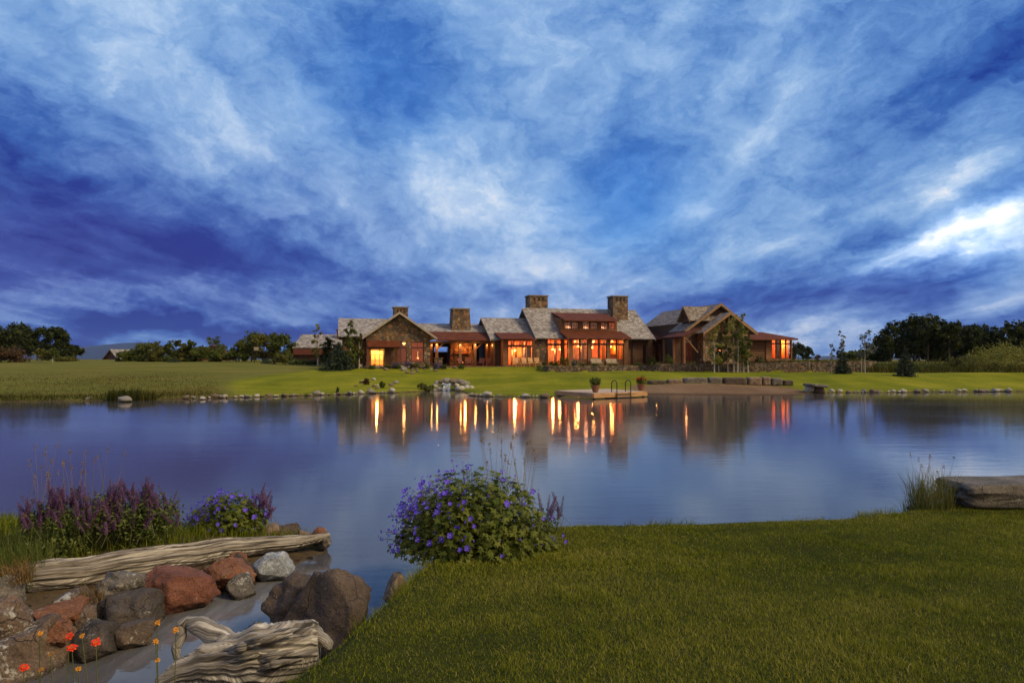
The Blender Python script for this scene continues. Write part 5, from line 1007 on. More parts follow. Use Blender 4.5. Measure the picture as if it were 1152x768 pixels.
# row along the meadow
row = [(146,398,108,20,'leaf_mid'),(155,394,112,18,'leaf_mid'),(166,389,108,20,'leaf_mid'),(174,386.5,106,13,'leaf_olive'),(183,393,110,20,'leaf_olive'),(194,385.5,106,16,'leaf_mid'),(203,384.5,106,13,'leaf_olive'),(211,391,109,16,'leaf_dark'),(217,386,106,13,'leaf_mid'),(227,392,108,20,'leaf_olive'),(239,380.5,105,24,'leaf_mid'),(249,391,107,18,'leaf_olive')]
rl = ['low dark tree beside the grey roofed barn, first of the meadow row', 'small tree just right of the barn gable', 'bushy green tree, third in the row beyond the meadow', 'thin pointed tree, fourth in the row beyond the meadow', 'low dark tree in the dip of the meadow row', 'pointed green tree, sixth in the row beyond the meadow', 'narrow olive tree in the middle of the meadow row', 'dark low tree right of the middle of the meadow row', 'thin pointed tree left of the orange roof', 'broad olive tree in front of the orange roof', 'tallest and fullest tree at the right end of the meadow row', 'small olive tree closing the meadow row on the right']
for i, ((px, top, Y, w, m), lab) in enumerate(zip(row, rl)): T('tree', lab, px, top-3, Y, w*1.55, m, 50+i, n=2600, leaf=.16, trunk=.02, kind='tall' if w < 17 else 'round', group='tree row beyond the meadow')
spruce('spruce', 'small spruce at the foot of the meadow tree row', (196-576)/FPX*100, 100, ZT(402, 100)-2.1, 2.2, 70)
# trees between meadow and garage
for i, (px, top, Y, w, m, lab) in enumerate([(269,385,104,22,'leaf_mid','dark tree at the left of the group beyond the lawn'), (283,373,106,30,'leaf_mid','big dark tree with ragged crown left of the garage'), (297,376,104,26,'leaf_olive','olive toned tree beside the big dark one'), (307,374.5,107,16,'leaf_mid','narrow tall tree left of the garage roof'), (320,376,103,26,'leaf_mid','green tree right against the garage roof')]):
    T('tree', lab, px, top-1, Y, w*1.25, m, 80+i, n=3200, leaf=.17, trunk=.12, group='trees left of the garage')
spruce('spruce', 'small blue spruce in front of the trees left of the garage', (300-576)/FPX*97, 97, ZT(402, 97)-2.1, 2.4, 87)
for i, (px, top, Y, w, lab) in enumerate([(318,396,95,30,'wide green bush at the left end of the far lawn'), (335,404,94,26,'low green bush in front of the garage wall'), (352,405,94,24,'low dark bush beside the thin pale trunk')]): T('bush', lab, px, top, Y, w, ['leaf_olive','leaf_mid','leaf_dark'][i], 90+i, n=1400, leaf=.12, kind='bush', cat='bush')
T('aspen', 'thin pale trunked aspen standing before the garage', 357.5, 364, 91, 15, 'leaf_birch', 95, n=800, leaf=.13, kind='tall', trunk=.25, bark='birch')
T('tree', 'dense dark tree between the thin aspen and the spruce', 371, 379, 92, 24, 'leaf_dark', 96, n=2200, leaf=.15, trunk=.05)
spruce('spruce', 'broad dark spruce on the lawn left of the stone gable', (381-576)/FPX*82, 82, ZT(383, 82)-H((381-576)/FPX*82, 82), 4.4, 97, n=34)
T('aspen', 'tall leafy aspen overlapping the left roof', 394, 360, 83, 24, 'leaf_mid', 98, n=2100, leaf=.13, kind='tall', trunk=.12, bark='birch')
T('aspen', 'lower leafy aspen just left of the lit French window', 404, 373, 83.5, 18, 'leaf_olive', 99, n=1500, leaf=.13, kind='tall', trunk=.16, bark='birch')
# aspens in front of the right gable
asp = [(803.5,364,20,'leaf_birch'),(808.5,372,14,'leaf_mid'),(819,360,18,'leaf_olive'),(825.5,351,22,'leaf_birch'),(829.8,362,18,'leaf_mid'),(832.5,366,16,'leaf_olive'),(836.5,350,14,'leaf_birch'),(841.5,378,14,'leaf_mid')]
al = ['leftmost white aspen before the right gable', 'short aspen right beside the leftmost one', 'aspen with leaning white trunk before the lit slit window', 'tallest full aspen in the middle before the right gable', 'aspen just right of the tallest one', 'dense aspen, third from the right before the gable', 'thin high aspen, second from the right before the gable', 'small aspen with bent white trunk, rightmost before the gable']
for i, ((px, top, w, m), lab) in enumerate(zip(asp, al)):
    T('aspen', lab, px, top, 76.5+.35*((i*3) % 4), w*1.1, m, 110+i, n=1500, leaf=.092, kind='tall', trunk=.24, bark='birch', r=.085, lean=[0,0,-.03,0,.01,0,0,-.03][i], group='aspens before the right gable', clump=18)
# right side
T('sapling', 'slim sapling at the end of the retaining wall, leftmost of three', 935.5, 384, 74, 9, 'leaf_grey', 130, n=300, leaf=.10, kind='tall', trunk=.25, bark='birch', r=.05, group='saplings on the right lawn', clump=12)
T('sapling', 'leaning silvery sapling behind the little spruce', 947, 371.5, 76, 15, 'leaf_grey', 131, n=420, leaf=.11, kind='tall', trunk=.42, bark='birch', r=.06, group='saplings on the right lawn', clump=12)
T('sapling', 'tall silvery sapling with sparse crown, rightmost of three', 973, 370.5, 74, 24, 'leaf_grey', 132, n=520, leaf=.11, kind='tall', trunk=.45, bark='birch', r=.07, group='saplings on the right lawn', clump=12)
T('sapling', 'thin second stem beside the tall silvery sapling', 969, 384, 74.4, 9, 'leaf_grey', 133, n=160, leaf=.10, kind='tall', trunk=.5, bark='birch', r=.045, clump=12)
spruce('spruce', 'dark spruce standing between the silvery saplings', (948-576)/FPX*74, 74, ZT(391, 74)-H((948-576)/FPX*74, 74), 2.0, 134)
spruce('spruce', 'lone blue spruce on the edge of the right lawn', (1018.5-576)/FPX*70.5, 70.5, ZT(389, 70.5)-H((1018.5-576)/FPX*70.5, 70.5), 2.1, 135)
T('bush', 'dark red bush beyond the end of the sunroom', 919, 397, 88, 9, 'leaf_russet', 136, n=500, leaf=.09, kind='bush', cat='bush')
for i, (px, top, Y, w, lab) in enumerate([(898,386,190,20,'dark distant tree just right of the sunroom'), (908,389,180,16,'distant round tree in the gap right of the lodge'), (893,390,170,14,'distant tree half hidden by the sunroom'),
    (953,396,150,30,'distant low tree behind the silvery saplings'), (967,392,150,26,'distant tree behind the tall silvery sapling'), (985,394,150,32,'distant tree left of the dark wood')]): T('tree', lab, px, top, Y, w, ['leaf_dark','leaf_mid'][i > 2], 140+i, n=1300, leaf=.26, trunk=.08)
wood = [(1002,363,112,32),(1014,359,116,32),(1028,354.5,114,36),(1044,356,110,36),(1057,353,112,36),(1068,361,108,26),(1080,360,116,32),(1093,366,114,28),(1104,363,118,34),(1120,365,116,32),(1137,360,112,36),(1154,359,114,40),(1180,358,116,50)]
wl_ = ['first dark tree at the left edge of the right-hand wood', 'second tree of the right wood, a little taller than the first', 'high domed dark tree, third from the left in the right wood', 'dark tree between the two highest domes of the right wood', 'highest dark tree of the right wood', 'dark tree with a visible bare trunk in the right wood', 'dark tree right of the bare trunk in the wood', 'lower tree in the saddle of the right wood', 'dark tree left of the round shrub, in the wood behind it', 'dark tree straight behind the round olive shrub', 'tall dark tree behind the right part of the round shrub', 'dark tree at the right edge of the picture', 'last dark tree of the wood, cut off by the right edge']
for i, ((px, top, Y, w), lab) in enumerate(zip(wood, wl_)): T('tree', lab, px, top, Y, w, 'leaf_dark', 160+i, n=3200, leaf=.24, trunk=.10 if i != 5 else .35, group='dark wood on the right', clump=34)
for i, (px, top, Y, w) in enumerate([(990,374,124,40),(1034,372,126,60),(1074,376,126,60),(1112,378,126,60),(1150,376,126,60)]): T('tree', 'shaded tree filling the gaps at the back of the right-hand wood', px, top, Y, w, 'leaf_dark', 180+i, n=2000, leaf=.3, trunk=.02, group='back row of the right wood')
T('shrub', 'big round olive green shrub at the right edge of the lawn', 1126, 387, 76, 84, 'leaf_birch', 190, n=11000, leaf=.085, kind='dome', cat='shrub', clump=16, spread=.09, shell=.8)
T('shrub', 'smaller feathery olive shrub left of the big round one', 1086, 397, 80, 40, 'leaf_olive', 191, n=2400, leaf=.11, kind='bush', cat='shrub')
for i, (px, top, w) in enumerate([(992,407,26),(1009,409,24),(1034,408,30),(1056,409,30)]): T('shrub', ['low dark green shrub right behind the end of the stone wall', 'low green shrub left of the lone blue spruce', 'low green shrub right of the lone blue spruce', 'low green shrub before the trunk of the dark wood'][i], px, top, 80, w, 'leaf_mid', 195+i, n=1000, leaf=.12, kind='bush', cat='shrub', group='low shrubs before the right wood')
# garden plants round the lodge
gp = [(446,405.5,83.5,16,'lavender','lavender bush below the board panel of the gable'),(458,404.8,84,18,'lavender','wide lavender bush below the stone pier of the gable'),(492,406,83,14,'lavender','lavender clump in front of the porch counter'),(468,407.5,83.6,10,'leaf_mid','low green plant below the large gable window'),(480,407,83.6,9,'leaf_mid','small green plant at the corner of the stone gable'),(418,408.5,82.5,10,'leaf_mid','dark green plant under the French window'),
      (500,409,83,10,'leaf_olive','low olive plant before the porch posts'),(519,408,83.4,9,'leaf_mid','low green plant before the fireplace porch'),(633,399.5,84,15,'leaf_mid','rounded green shrub left of the great room posts'),(624,405,83,14,'leaf_olive','yellow green shrub under the left great room window'),(613,406,84,8,'leaf_olive','small yellow green plant at the foot of the stone pier'),
      (645,404,81.5,12,'leaf_grey','pale flowering shrub above the low retaining wall'),(655,407.5,81.5,11,'leaf_mid','low shrub on the retaining wall left of the sofas'),(668,408,81.5,14,'leaf_mid','low spreading plant on the wall below the left sofa'),(690,408.5,82,14,'leaf_olive','low plant on the wall below the right sofa'),(718,407,82,12,'leaf_mid','green plant before the log wall'),(733,398,84.5,14,'leaf_dark','dark conifer-like shrub before the lit link window'),
      (752,396,82,16,'leaf_mid','rounded green shrub left of the entry canopy'),(738,406.5,81,16,'leaf_mid','low green plant on the wall by the entry path'),(856,394.5,82,18,'leaf_dark','dark bush in front of the sunroom log wall'),(855,403,80.5,10,'leaf_mid','small round green bush below the dark bush'),(870,404.5,80.5,14,'leaf_russet','reddish plant on the wall below the sunroom'),(885,405,80.5,14,'leaf_olive','low plant on the wall at the right of the sunroom'),(905,404,81,16,'leaf_mid','low green plant on the wall past the sunroom'),(795,403,80.8,12,'leaf_russet','reddish low plant at the entry corner'),(846,404,80.8,10,'leaf_russet','reddish plant right of the aspen trunks'),(777,405,80.8,14,'leaf_olive','low plants on the wall before the red doors')]
for i, (px, top, Y, w, m, lab) in enumerate(gp): T('garden_plant', lab, px, top, Y, w, m, 220+i, n=700, leaf=.07, kind='bush', cat='plant', group='garden plants along the lodge', clump=14)
for i, (px, py, w, m, lab) in enumerate([(474,424,14,'leaf_olive','yellowish plant left of the waterfall'),(482,427,14,'leaf_mid','green plant right against the waterfall rocks'),(412,418,9,'leaf_russet','rust coloured plant in the stream bed'),(430,418.5,8,'leaf_mid','small green plant among the pale stream rocks'),(448,421,10,'leaf_mid','green plant in the bend of the dry creek'),(464,426,12,'leaf_russet','rust green plant above the waterfall'),(436,422,10,'leaf_olive','olive tuft in the dry stream bed')]):
    Y = 66 if i < 2 else 76
    for _ in range(8): zq_ = H((px-576)/FPX*Y, Y); Y = min(max((CAMZ-zq_)*FPX/(py-HOR), 60), 83)
    x = (px-576)/FPX*Y; tree('garden_plant', lab, 'plant', x, Y, .7, w*Y/FPX, M_[m], 260+i, n=600, leaf=.07, kind='bush', group='plants of the stream bed', clump=14)
# far buildings
def gable_house(name, lab, cat, x, y, w, d, he, hr, wallm, roofm, rz, z=None):
    z0 = (H(x, y) if z is None else z)-.3; t = thing(name, lab, cat, (x, y, z0), rz); hw = w/2
    obj('wall', MB().prism([(-hw,0,0),(hw,0,0),(hw,0,he),(0,0,hr-.15),(-hw,0,he)], (0,d,0)), M_[wallm], t)
    for s in (-1, 1): obj('roof', MB().slab([(0,-.5,hr),(0,d+.5,hr),(s*(hw+.5),d+.5,he-.25),(s*(hw+.5),-.5,he-.25)], .18), M_[roofm], t)
    obj('door', MB().box(-.7,.7,-.06,-.003,.3,2.4), M_['dark_board'], t); return t
Y = 150; gable_house('barn', 'grey roofed barn with red gable behind the meadow', 'barn', (126-576)/FPX*Y, Y, 6.5, 9, 1.0, 3.0, 'red_wood', 'shingle', R(-35), 2.3)
t = gable_house('cabin', 'cabin with rusty orange roof behind the meadow tree row', 'cabin', (239-576)/FPX*130, 130, 6.0, 4.5, 1.2, 3.3, 'red_wood', 'metal_roof', R(12), 2.6)
Y = 103; x0, x1 = (330-576)/FPX*Y, (386-576)/FPX*Y; gt = wthing('garage', 'grey shingled garage with red wall behind the aspens', 'garage', ((x0+x1)/2, Y, H((x0+x1)/2, Y)-.2))
ze, zr_ = ZT(391, Y), ZT(376, Y+4)
obj('roof', MB().slab([(x0,Y-.6,ze),(x1,Y-.6,ze),(x1,Y+4,zr_),(x0,Y+4,zr_)], .18), M_['shingle'], gt); obj('roof', MB().slab([(x0,Y+8.6,ze),(x1,Y+8.6,ze),(x1,Y+4,zr_),(x0,Y+4,zr_)], .18), M_['shingle'], gt)
obj('wall', MB().box(x0+.4, x1-.4, Y, Y+8, 1.5, ze-.05), M_['dark_board'], gt); obj('fascia', MB().box(x0+.1, x1-.1, Y-.5, Y-.02, ZT(399,Y), ze-.14), M_['red_wood'], gt)
pv = (377-576)/FPX*Y; obj('chimney', MB().box(pv-.35, pv+.35, Y+2.4, Y+3.1, ze, ZT(371.5,Y)).box(pv-.5, pv+.5, Y+2.25, Y+3.25, ZT(371.5,Y)+.003, ZT(369.8,Y)), M_['red_wood'], gt)
bh = wthing('basketball_hoop', 'basketball hoop on a dark pole before the trees left of the garage', 'basketball hoop', ((286-576)/FPX*98, 98, 2.05)); bx = (286-576)/FPX*98
obj('pole', MB().tube([(bx,98,2.0),(bx,98,4.2)], .06, 8).tube([(bx,98,4.1),(bx+.35,97.7,4.3)], .05, 6), M_['iron'], bh); obj('backboard', MB().box(bx+.1, bx+.75, 97.6, 97.65, 4.05, 4.55), M_['cushion'], bh)
obj('rim', MB().tube([(bx+.4+.22*math.cos(6.283*k/12), 97.33+.22*math.sin(6.283*k/12), 4.1) for k in range(13)], .015, 5, cap=False), M_['red_wood'], bh)

# ------------------------------------------------------------------ near lawn and grasses
def blades(x, y, z, h, wd, lean, rng, tone, curl=.35):
    """five-vertex blades: returns V, quad faces (base quad + pointed quad)"""
    n = len(x); a = rng.rand(n)*6.283; dx, dy = np.cos(a), np.sin(a); la = lean*rng.rand(n); lb = rng.rand(n)*6.283; lx, ly = np.cos(lb)*la*h, np.sin(lb)*la*h
    B = np.stack([x, y, z], 1); Wd = np.stack([dx*wd/2, dy*wd/2, 0*x], 1); m_ = B+np.stack([lx*curl, ly*curl, h*.55], 1); t = B+np.stack([lx, ly, h*(1-.25*la)], 1)
    V = np.stack([B-Wd, B+Wd, m_+Wd*.8, m_-Wd*.8, t+Wd*.08, t-Wd*.08], 1).reshape(-1,3); i = np.arange(n)[:,None]*6
    F_ = np.concatenate([i+np.array([[0,1,2,3]]), i+np.array([[3,2,4,5]])], 1).reshape(-1,4); return V, F_, np.repeat(tone, 6)
def grassmat(name, cols, trans=.3):
    m, nt, b = mat(name); at = node(nt, 'ShaderNodeAttribute', None, attribute_name='tone').outputs['Fac']; k = len(cols)
    c = ramp(nt, at, [(i/(k-1), cc) for i, cc in enumerate(cols)]); setp(nt, b, Base_Color=c, Roughness=.7); b.inputs['Specular IOR Level'].default_value = .06
    t = node(nt, 'ShaderNodeBsdfTranslucent', {'Color': c}); ms = node(nt, 'ShaderNodeMixShader', {0: trans, 1: b.outputs[0], 2: t.outputs[0]}); nt.links.new(ms.outputs[0], nt.nodes['Material Output'].inputs[0]); return m
rng = np.random.RandomState(12)
M_['grass'] = grassmat('lawn_grass', [(.042,.062,.005), (.085,.112,.008), (.15,.168,.012), (.225,.218,.024), (.34,.29,.10)])
NB = 1500000
yy = 2.0+ (rng.rand(NB)**1.25)*13; xx = -2.4 + rng.rand(NB)*17.5
px_v = 576+768*xx/yy; inv = (px_v > 150) & (px_v < 1230) & (yy > 3.6); keep = (inv | (rng.rand(NB) < .45)) & (rng.rand(NB) < np.clip(1.25-yy/16, .35, 1)); xx, yy = xx[keep], yy[keep]
dd = pond_sd(xx, yy); keep = (dd > .04) & (yy < 32) & ~((xx < -1.6)&(yy > 5.2)); xx, yy, dd = xx[keep], yy[keep], dd[keep]
# thin, worn turf near the water's edge on the left and tufted patches elsewhere
pat = wav(xx, yy, 1.1, 21)+.7*wav(xx, yy, 3.5, 22)+.5*wav(xx, yy, 9, 23)
worn = ss(.75, .25, dd)*(xx < .2)*(yy < 9.5); keep = rng.rand(len(xx)) > worn*.6; xx, yy, dd, pat = xx[keep], yy[keep], dd[keep], pat[keep]
zz_ = terrain(xx, yy)[0]; hh = (.027+.010*pat)*rng.uniform(.6,1.5,len(xx)); edge_ = (dd < .35); clm = wav(xx, yy, 4.5, 51)+.6*wav(xx, yy, 11, 52); hh = hh*np.where(clm > .35, 1.6, 1.0); hh = np.where(edge_, hh*rng.uniform(1.0,2.2,len(xx))*np.where(clm > .1, 2.0, 1.0), hh); hh = np.clip(hh, .015, .19)
tone = np.clip(.46+.30*pat+.20*rng.randn(len(xx)), 0, .85); tone = np.where(rng.rand(len(xx)) < .035, 1.0, tone)
wdt = np.where(yy < 7, .0036, .0055)*rng.uniform(.7,1.3,len(xx))
V, F_, tn = blades(xx, yy, zz_-.005, hh, wdt, 1.15, rng, tone)
o = fast('lawn_grass', V, F_, M_['grass'], tone=tn); tag(o, 'short dense green grass of the near lawn', 'grass', kind='stuff')
NL = 150000; xx = rng.uniform(-14, -2.7, NL); yy = rng.uniform(3.0, 12.2, NL); dd = pond_sd(xx, yy); front = np.interp(xx, [-10,-5.6,-4.6,-3.4,-2.8], [7.4,7.75,8.6,9.5,10.0]); keep = (dd > .08) & ((yy > front) | (xx < -5.6-.3*wav(yy, xx, 2, 43))) & (rng.rand(NL) < .5+.4*wav(xx, yy, 2.5, 41)); xx, yy = xx[keep], yy[keep]
V, F_, tn = blades(xx, yy, terrain(xx, yy)[0]-.01, rng.uniform(.08, .26, len(xx)), np.full(len(xx), .007), .8, rng, np.clip(.35+.25*rng.randn(len(xx)), 0, 1))
o = fast('bank_grass', V, F_, M_['grass'], tone=tn); tag(o, 'rough grass on the left bank behind the driftwood log', 'grass', kind='stuff')
M_['reed'] = grassmat('meadow_grass', [(.024,.032,.007), (.056,.060,.013), (.105,.088,.022), (.165,.125,.042)], .25)
# tall meadow grass on the far left shore and beyond the right lawn
NM = 60000; px_v = rng.uniform(-120, 275, NM); yy = 45+rng.rand(NM)**1.6*40; xx = (px_v-576)/768*yy; dd = pond_sd(xx, yy); keep = (dd > .1) & (576+768*xx/yy < 262+8*wav(xx, yy, .4, 31)); xx, yy, dd = xx[keep], yy[keep], dd[keep]
pat = wav(xx, yy, .25, 33)+.6*wav(xx, yy, .9, 34); keep = (rng.rand(len(xx)) < np.clip(.55+.5*pat, .05, 1)) ; xx, yy, dd, pat = xx[keep], yy[keep], dd[keep], pat[keep]
hh = (.14+.09*pat+.30*ss(2.0,.3,dd))*ss(85,62,yy)*ss(268,225,576+768*xx/yy)*rng.uniform(.4,1.4,len(xx)); V, F_, tn = blades(xx, yy, terrain(xx, yy)[0]-.02, np.clip(hh,.05,.9), np.full(len(xx), .028)*rng.uniform(.6,1.6,len(xx)), 1.1, rng, np.clip(.55+.25*pat+.18*rng.randn(len(xx))-.35*ss(1.4,.2,dd), 0, 1))
o = fast('meadow_grass', V, F_, M_['reed'], tone=tn); tag(o, 'tall unmown meadow grass along the far left shore', 'grass', kind='stuff')
NM = 22000; xx = rng.uniform(30, 62, NM); yy = rng.uniform(66, 96, NM); ry = np.interp(xx, [20,36,42,60], [120,83,76,68]); keep = (yy > ry+.5) & (yy < ry+14); xx, yy = xx[keep], yy[keep]; pat = wav(xx, yy, .5, 36)
V, F_, tn = blades(xx, yy, terrain(xx, yy)[0]-.02, np.clip(.75+.35*pat, .3, 1.4)*rng.uniform(.6,1.2,len(xx)), np.full(len(xx), .07), .5, rng, np.clip(.35+.25*pat+.15*rng.randn(len(xx)), 0, 1))
o = fast('meadow_grass', V, F_, M_['reed'], tone=tn); tag(o, 'tall dark green grass between the right lawn and the wood', 'grass', kind='stuff')
def tuft(name, lab, x, y, n, h, rad, m, seed, wd=.006, lean=.6, z=None, group=None, cat='grass tuft', tones=(.1,.8), heads=0):
    r = np.random.RandomState(seed); z0 = H(x, y) if z is None else z; a = r.rand(n)*6.283; q = rad*np.sqrt(r.rand(n)); xx = q*np.cos(a); yy = q*np.sin(a)
    V, F_, tn = blades(xx, yy, np.full(n, -.03), h*r.uniform(.45,1.05,n), np.full(n, wd), lean, r, r.uniform(tones[0], tones[1], n)); 
    if not heads: o = fast(name, V, F_, M_[m], tone=tn, loc=(x,y,z0)); return tag(o, lab, cat, group)
    t = thing(name, lab, cat, (x,y,z0), 0, group); fast('blades', V, F_, M_[m], t, tone=tn)
    for i in range(heads):
        hh = h*r.uniform(.85,1.25); an = r.rand()*6.28; b = Vector((r.uniform(-rad,rad)*.7, r.uniform(-rad,rad)*.5, -.02)); tp = b+Vector((math.cos(an)*hh*.18, math.sin(an)*hh*.12, hh))
        mb = MB().tube([b, b.lerp(tp,.5)+Vector((0,0,.02)), tp], [.0028,.0022,.0012], 4); Vh, _ = leafcloud(seed*50+i, [(0,0,0,.018,.018,.07)], 34, .009, clump=5, aspect=.4, shell=.2)
        for k in range(34): mb.add([tuple(Vector(q_)+tp-Vector((0,0,.03))) for q_ in Vh[k*4:k*4+4]], [(0,1,2,3)])
        obj('seed_head', mb, M_['dry'], t, uv=False)
    return t
M_['blade'] = grassmat('tall_grass_blade', [(.045,.065,.014), (.085,.105,.022), (.14,.15,.04), (.26,.19,.09)])
M_['blade_dry'] = grassmat('dry_grass_blade', [(.07,.06,.02), (.15,.10,.035), (.22,.12,.05), (.30,.20,.10)])
tuft('grass_tuft', 'tall reddish grass tuft at the left end of the stone slab', G(1046,564,.34).x, G(1046,564,.34).y, 420, .85, .34, 'blade', 61, .009, .5, tones=(.2,1.0), heads=9)
tuft('grass_tuft', 'lower green tuft beside the tall reddish tuft', G(1030,565,.34).x, G(1030,565,.34).y, 160, .38, .22, 'blade', 62, .008, .8, tones=(.0,.6))
g = P(6, 655, 7.2); tuft('grass_tuft', 'green grass clump over the root end of the log', g.x-.05, 7.5, 420, .62, .28, 'blade', 63, .007, .6, z=.36, tones=(.0,.7))
g = P(14, 650, 7.1); tuft('grass_tuft', 'orange dried grass hanging on the log root end', g.x, 7.15, 260, .28, .16, 'blade_dry', 64, .006, 1.2, z=.50, tones=(.2,1))
g = P(92, 672, 6.9); tuft('grass_tuft', 'wisp of dry grass between the log and the lichen rock', g.x, 7.05, 60, .30, .12, 'blade_dry', 65, .005, .9, z=.33)
g = P(395, 745, 5.5); tuft('grass_tuft', 'grass tuft against the foot of the brown boulder', -1.22, 6.15, 160, .18, .22, 'blade', 66, .006, .7)
tuft('grass_tuft', 'grass tuft growing beside the cut end of the stump', -1.42, 5.35, 140, .16, .2, 'blade', 67, .006, .7)
g = G(135, 450, .05); tuft('rush_clump', 'dark rush clump at the water below the meadow', g.x, g.y+.5, 500, 1.0, 1.0, 'reed', 68, .06, .35, tones=(0,.25)); g = G(160, 449.5, .05); tuft('rush_clump', 'small lighter rush clump right of the dark one', g.x, g.y+.6, 260, .8, .6, 'reed', 69, .06, .4, tones=(.2,.6))
for i, (px, py) in enumerate(((343,443.5),(379,441.5))): g = G(px, py+1.5, .05); tuft('rush_clump', ['thin dark rush spike at the lawn shore, left of two', 'thin dark rush spike at the lawn shore, right of two'][i], g.x, g.y+.2, 40, .55, .12, 'reed', 70+i, .04, .25, tones=(0,.2))

# ------------------------------------------------------------------ geraniums
def palm_leaf(c, n, up_, s, rr):
    """five-lobed leaf as a fan"""
    t = n.cross(up_).normalized(); b = n.cross(t); V = [c]; k = 11
    for i in range(k):
        a = -2.5+5.0*i/(k-1); r_ = s*(1.0 if i % 2 else .50)*(1-.12*abs(a)); V.append(c + t*math.sin(a)*r_ + b*math.cos(a)*r_ + n*(-.18*r_*r_/s))
    return V, [(0, i, i+1) for i in range(1, k)]
def flower_mesh(seed, r=.036, m=('petal_violet','white')):
    rr = random.Random(seed); mb = MB()
    for k in range(5):
        a = 2*math.pi*k/5+rr.uniform(-.1,.1); ca, sa = math.cos(a), math.sin(a); cu = rr.uniform(.1,.45)
        f = lambda u, w: (ca*u*r-sa*w*r, sa*u*r+ca*w*r, (u*u*cu-.25*abs(w))*r)
        mb.add([f(.08,0), f(.35,-.26), f(.75,-.42), f(1.0,-.22), f(.96,.0), f(1.0,.22), f(.75,.42), f(.35,.26)], [(0,1,7),(1,2,6,7),(2,3,4),(2,4,6),(4,5,6)])
    mb.ball((0,0,.05*r), .13*r, 5, 3, 1); return mb
fl_me = []
for i in range(3):
    o = obj('flower', flower_mesh(i), [M_['petal_violet'], M_['white']], uv=False); fl_me.append(o.data); bpy.data.objects.remove(o)
def geranium(lab, x, y, w, d, h, nl, nf, seed, leaf=.06, skew=-.2, zb=None):
    rr = random.Random(seed); z0 = H(x, y) if zb is None else zb; t = thing('geranium_bush', lab, 'flower bush', (x, y, z0-.02)); mb, st = MB(), MB(); c0 = Vector((0, 0, 0))
    for i in range(nl):
        a = rr.uniform(0, 6.283); el = math.asin(rr.uniform(-.05, 1)); q = rr.uniform(.35, 1.0)**.5
        dr = Vector((math.cos(el)*math.cos(a), math.cos(el)*math.sin(a), math.sin(el))); bmp = 1+.16*mnoise.noise(dr*2.2+Vector((seed,0,0)))
        p = Vector((dr.x*w/2, dr.y*d/2, .02+dr.z*h*.88))*q*bmp; p.z = max(p.z, rr.uniform(.02,.12))
        n = (dr*.8+Vector((rr.gauss(0,.45), rr.gauss(0,.45), .5+rr.gauss(0,.3)))).normalized(); Vv, Ff = palm_leaf(p, n, Vector((rr.gauss(0,1), rr.gauss(0,1), rr.gauss(0,1))), leaf*rr.uniform(.6,1.25), rr); mb.add(Vv, Ff)
        if i % 5 == 0: st.tube([Vector((dr.x*.12*w, dr.y*.12*d, 0)), p*.6+Vector((0,0,.05)), p], [.004,.003,.002], 4, cap=False)
    obj('foliage', mb, M_['leaf_ger'], t, uv=False)
    for i in range(nf):
        a = rr.uniform(0, 6.283)
        if rr.random() < .62: a = math.pi*1.05+rr.gauss(0, .9)
        el = math.asin(min(.99, max(.05, rr.uniform(.12, 1.0)))); dr = Vector((math.cos(el)*math.cos(a), math.cos(el)*math.sin(a), math.sin(el)))
        p = Vector((dr.x*w/2, dr.y*d/2, dr.z*h*.9))*rr.uniform(.98,1.14); n = (dr+Vector((rr.gauss(0,.3), -.55+rr.gauss(0,.3), rr.gauss(0,.3)))).normalized()
        st.tube([p*.72, p*.9+Vector((0,0,.015)), p], [.003,.0025,.002], 4, cap=False)
        o = bpy.data.objects.new('flower', rr.choice(fl_me)); link(o, t); o.location = p; s = rr.uniform(.6,1.2); o.scale = (s,s,s); o.rotation_euler = n.to_track_quat('Z','Y').to_euler()
    ex = MB(); src = [(list(m_.vertices), list(m_.polygons)) for m_ in fl_me]
    for i in range(int(nf*2.0)):
        a = rr.uniform(0, 6.283) if rr.random() > .72 else math.pi*1.05+rr.gauss(0, .9); el = math.asin(rr.uniform(.15, .99)); dr = Vector((math.cos(el)*math.cos(a), math.cos(el)*math.sin(a), math.sin(el)))
        p = Vector((dr.x*w/2, dr.y*d/2, dr.z*h*.9))*rr.uniform(.92,1.16); q = (dr+Vector((rr.gauss(0,.6), -.3+rr.gauss(0,.6), rr.gauss(0,.5)))).normalized().to_track_quat('Z','Y'); s = rr.uniform(.30,.75); vs_, ps_ = rr.choice(src)
        fold = rr.uniform(.4, 1.0)
        ex.add([p+q@Vector((v_.co.x*s*fold, v_.co.y*s, v_.co.z*s+(1-fold)*.02)) for v_ in vs_], [tuple(f_.vertices) for f_ in ps_], 0)
        if i % 3 == 0: st.tube([p*.75, p*.92+Vector((0,0,.02)), p], [.003,.0025,.002], 4, cap=False)
    o = obj('small_flowers', ex, M_['petal_violet'], t, uv=False); o['kind'] = 'stuff'
    obj('stems', st, M_['stem'], t, uv=False); return t
g = P(533, 636, 8.15); geranium('big round geranium bush with violet blue flowers on the lawn edge', g.x-.02, 8.25, 2.0, 1.4, 1.10, 3600, 99, 3)
g = P(236, 606, 9.5); geranium('small blue geranium clump behind the driftwood log', g.x, 10.15, 1.15, .8, .58, 1300, 60, 8, .05, zb=.30)
# airy seed stalks rising from the bush
tuft('seed_stalks', 'thin wild grass stalks rising above the big geranium bush', P(575,600,8.6).x, 8.9, 40, 1.2, .38, 'blade_dry', 81, .004, .25, heads=26, cat='grass stalks')
tuft('seed_stalks', 'tall thin grass stalks with seed heads behind the purple sage', P(70,600,8.8).x, 9.0, 60, 1.15, .75, 'blade', 82, .005, .35, heads=24, cat='grass stalks', z=.3)
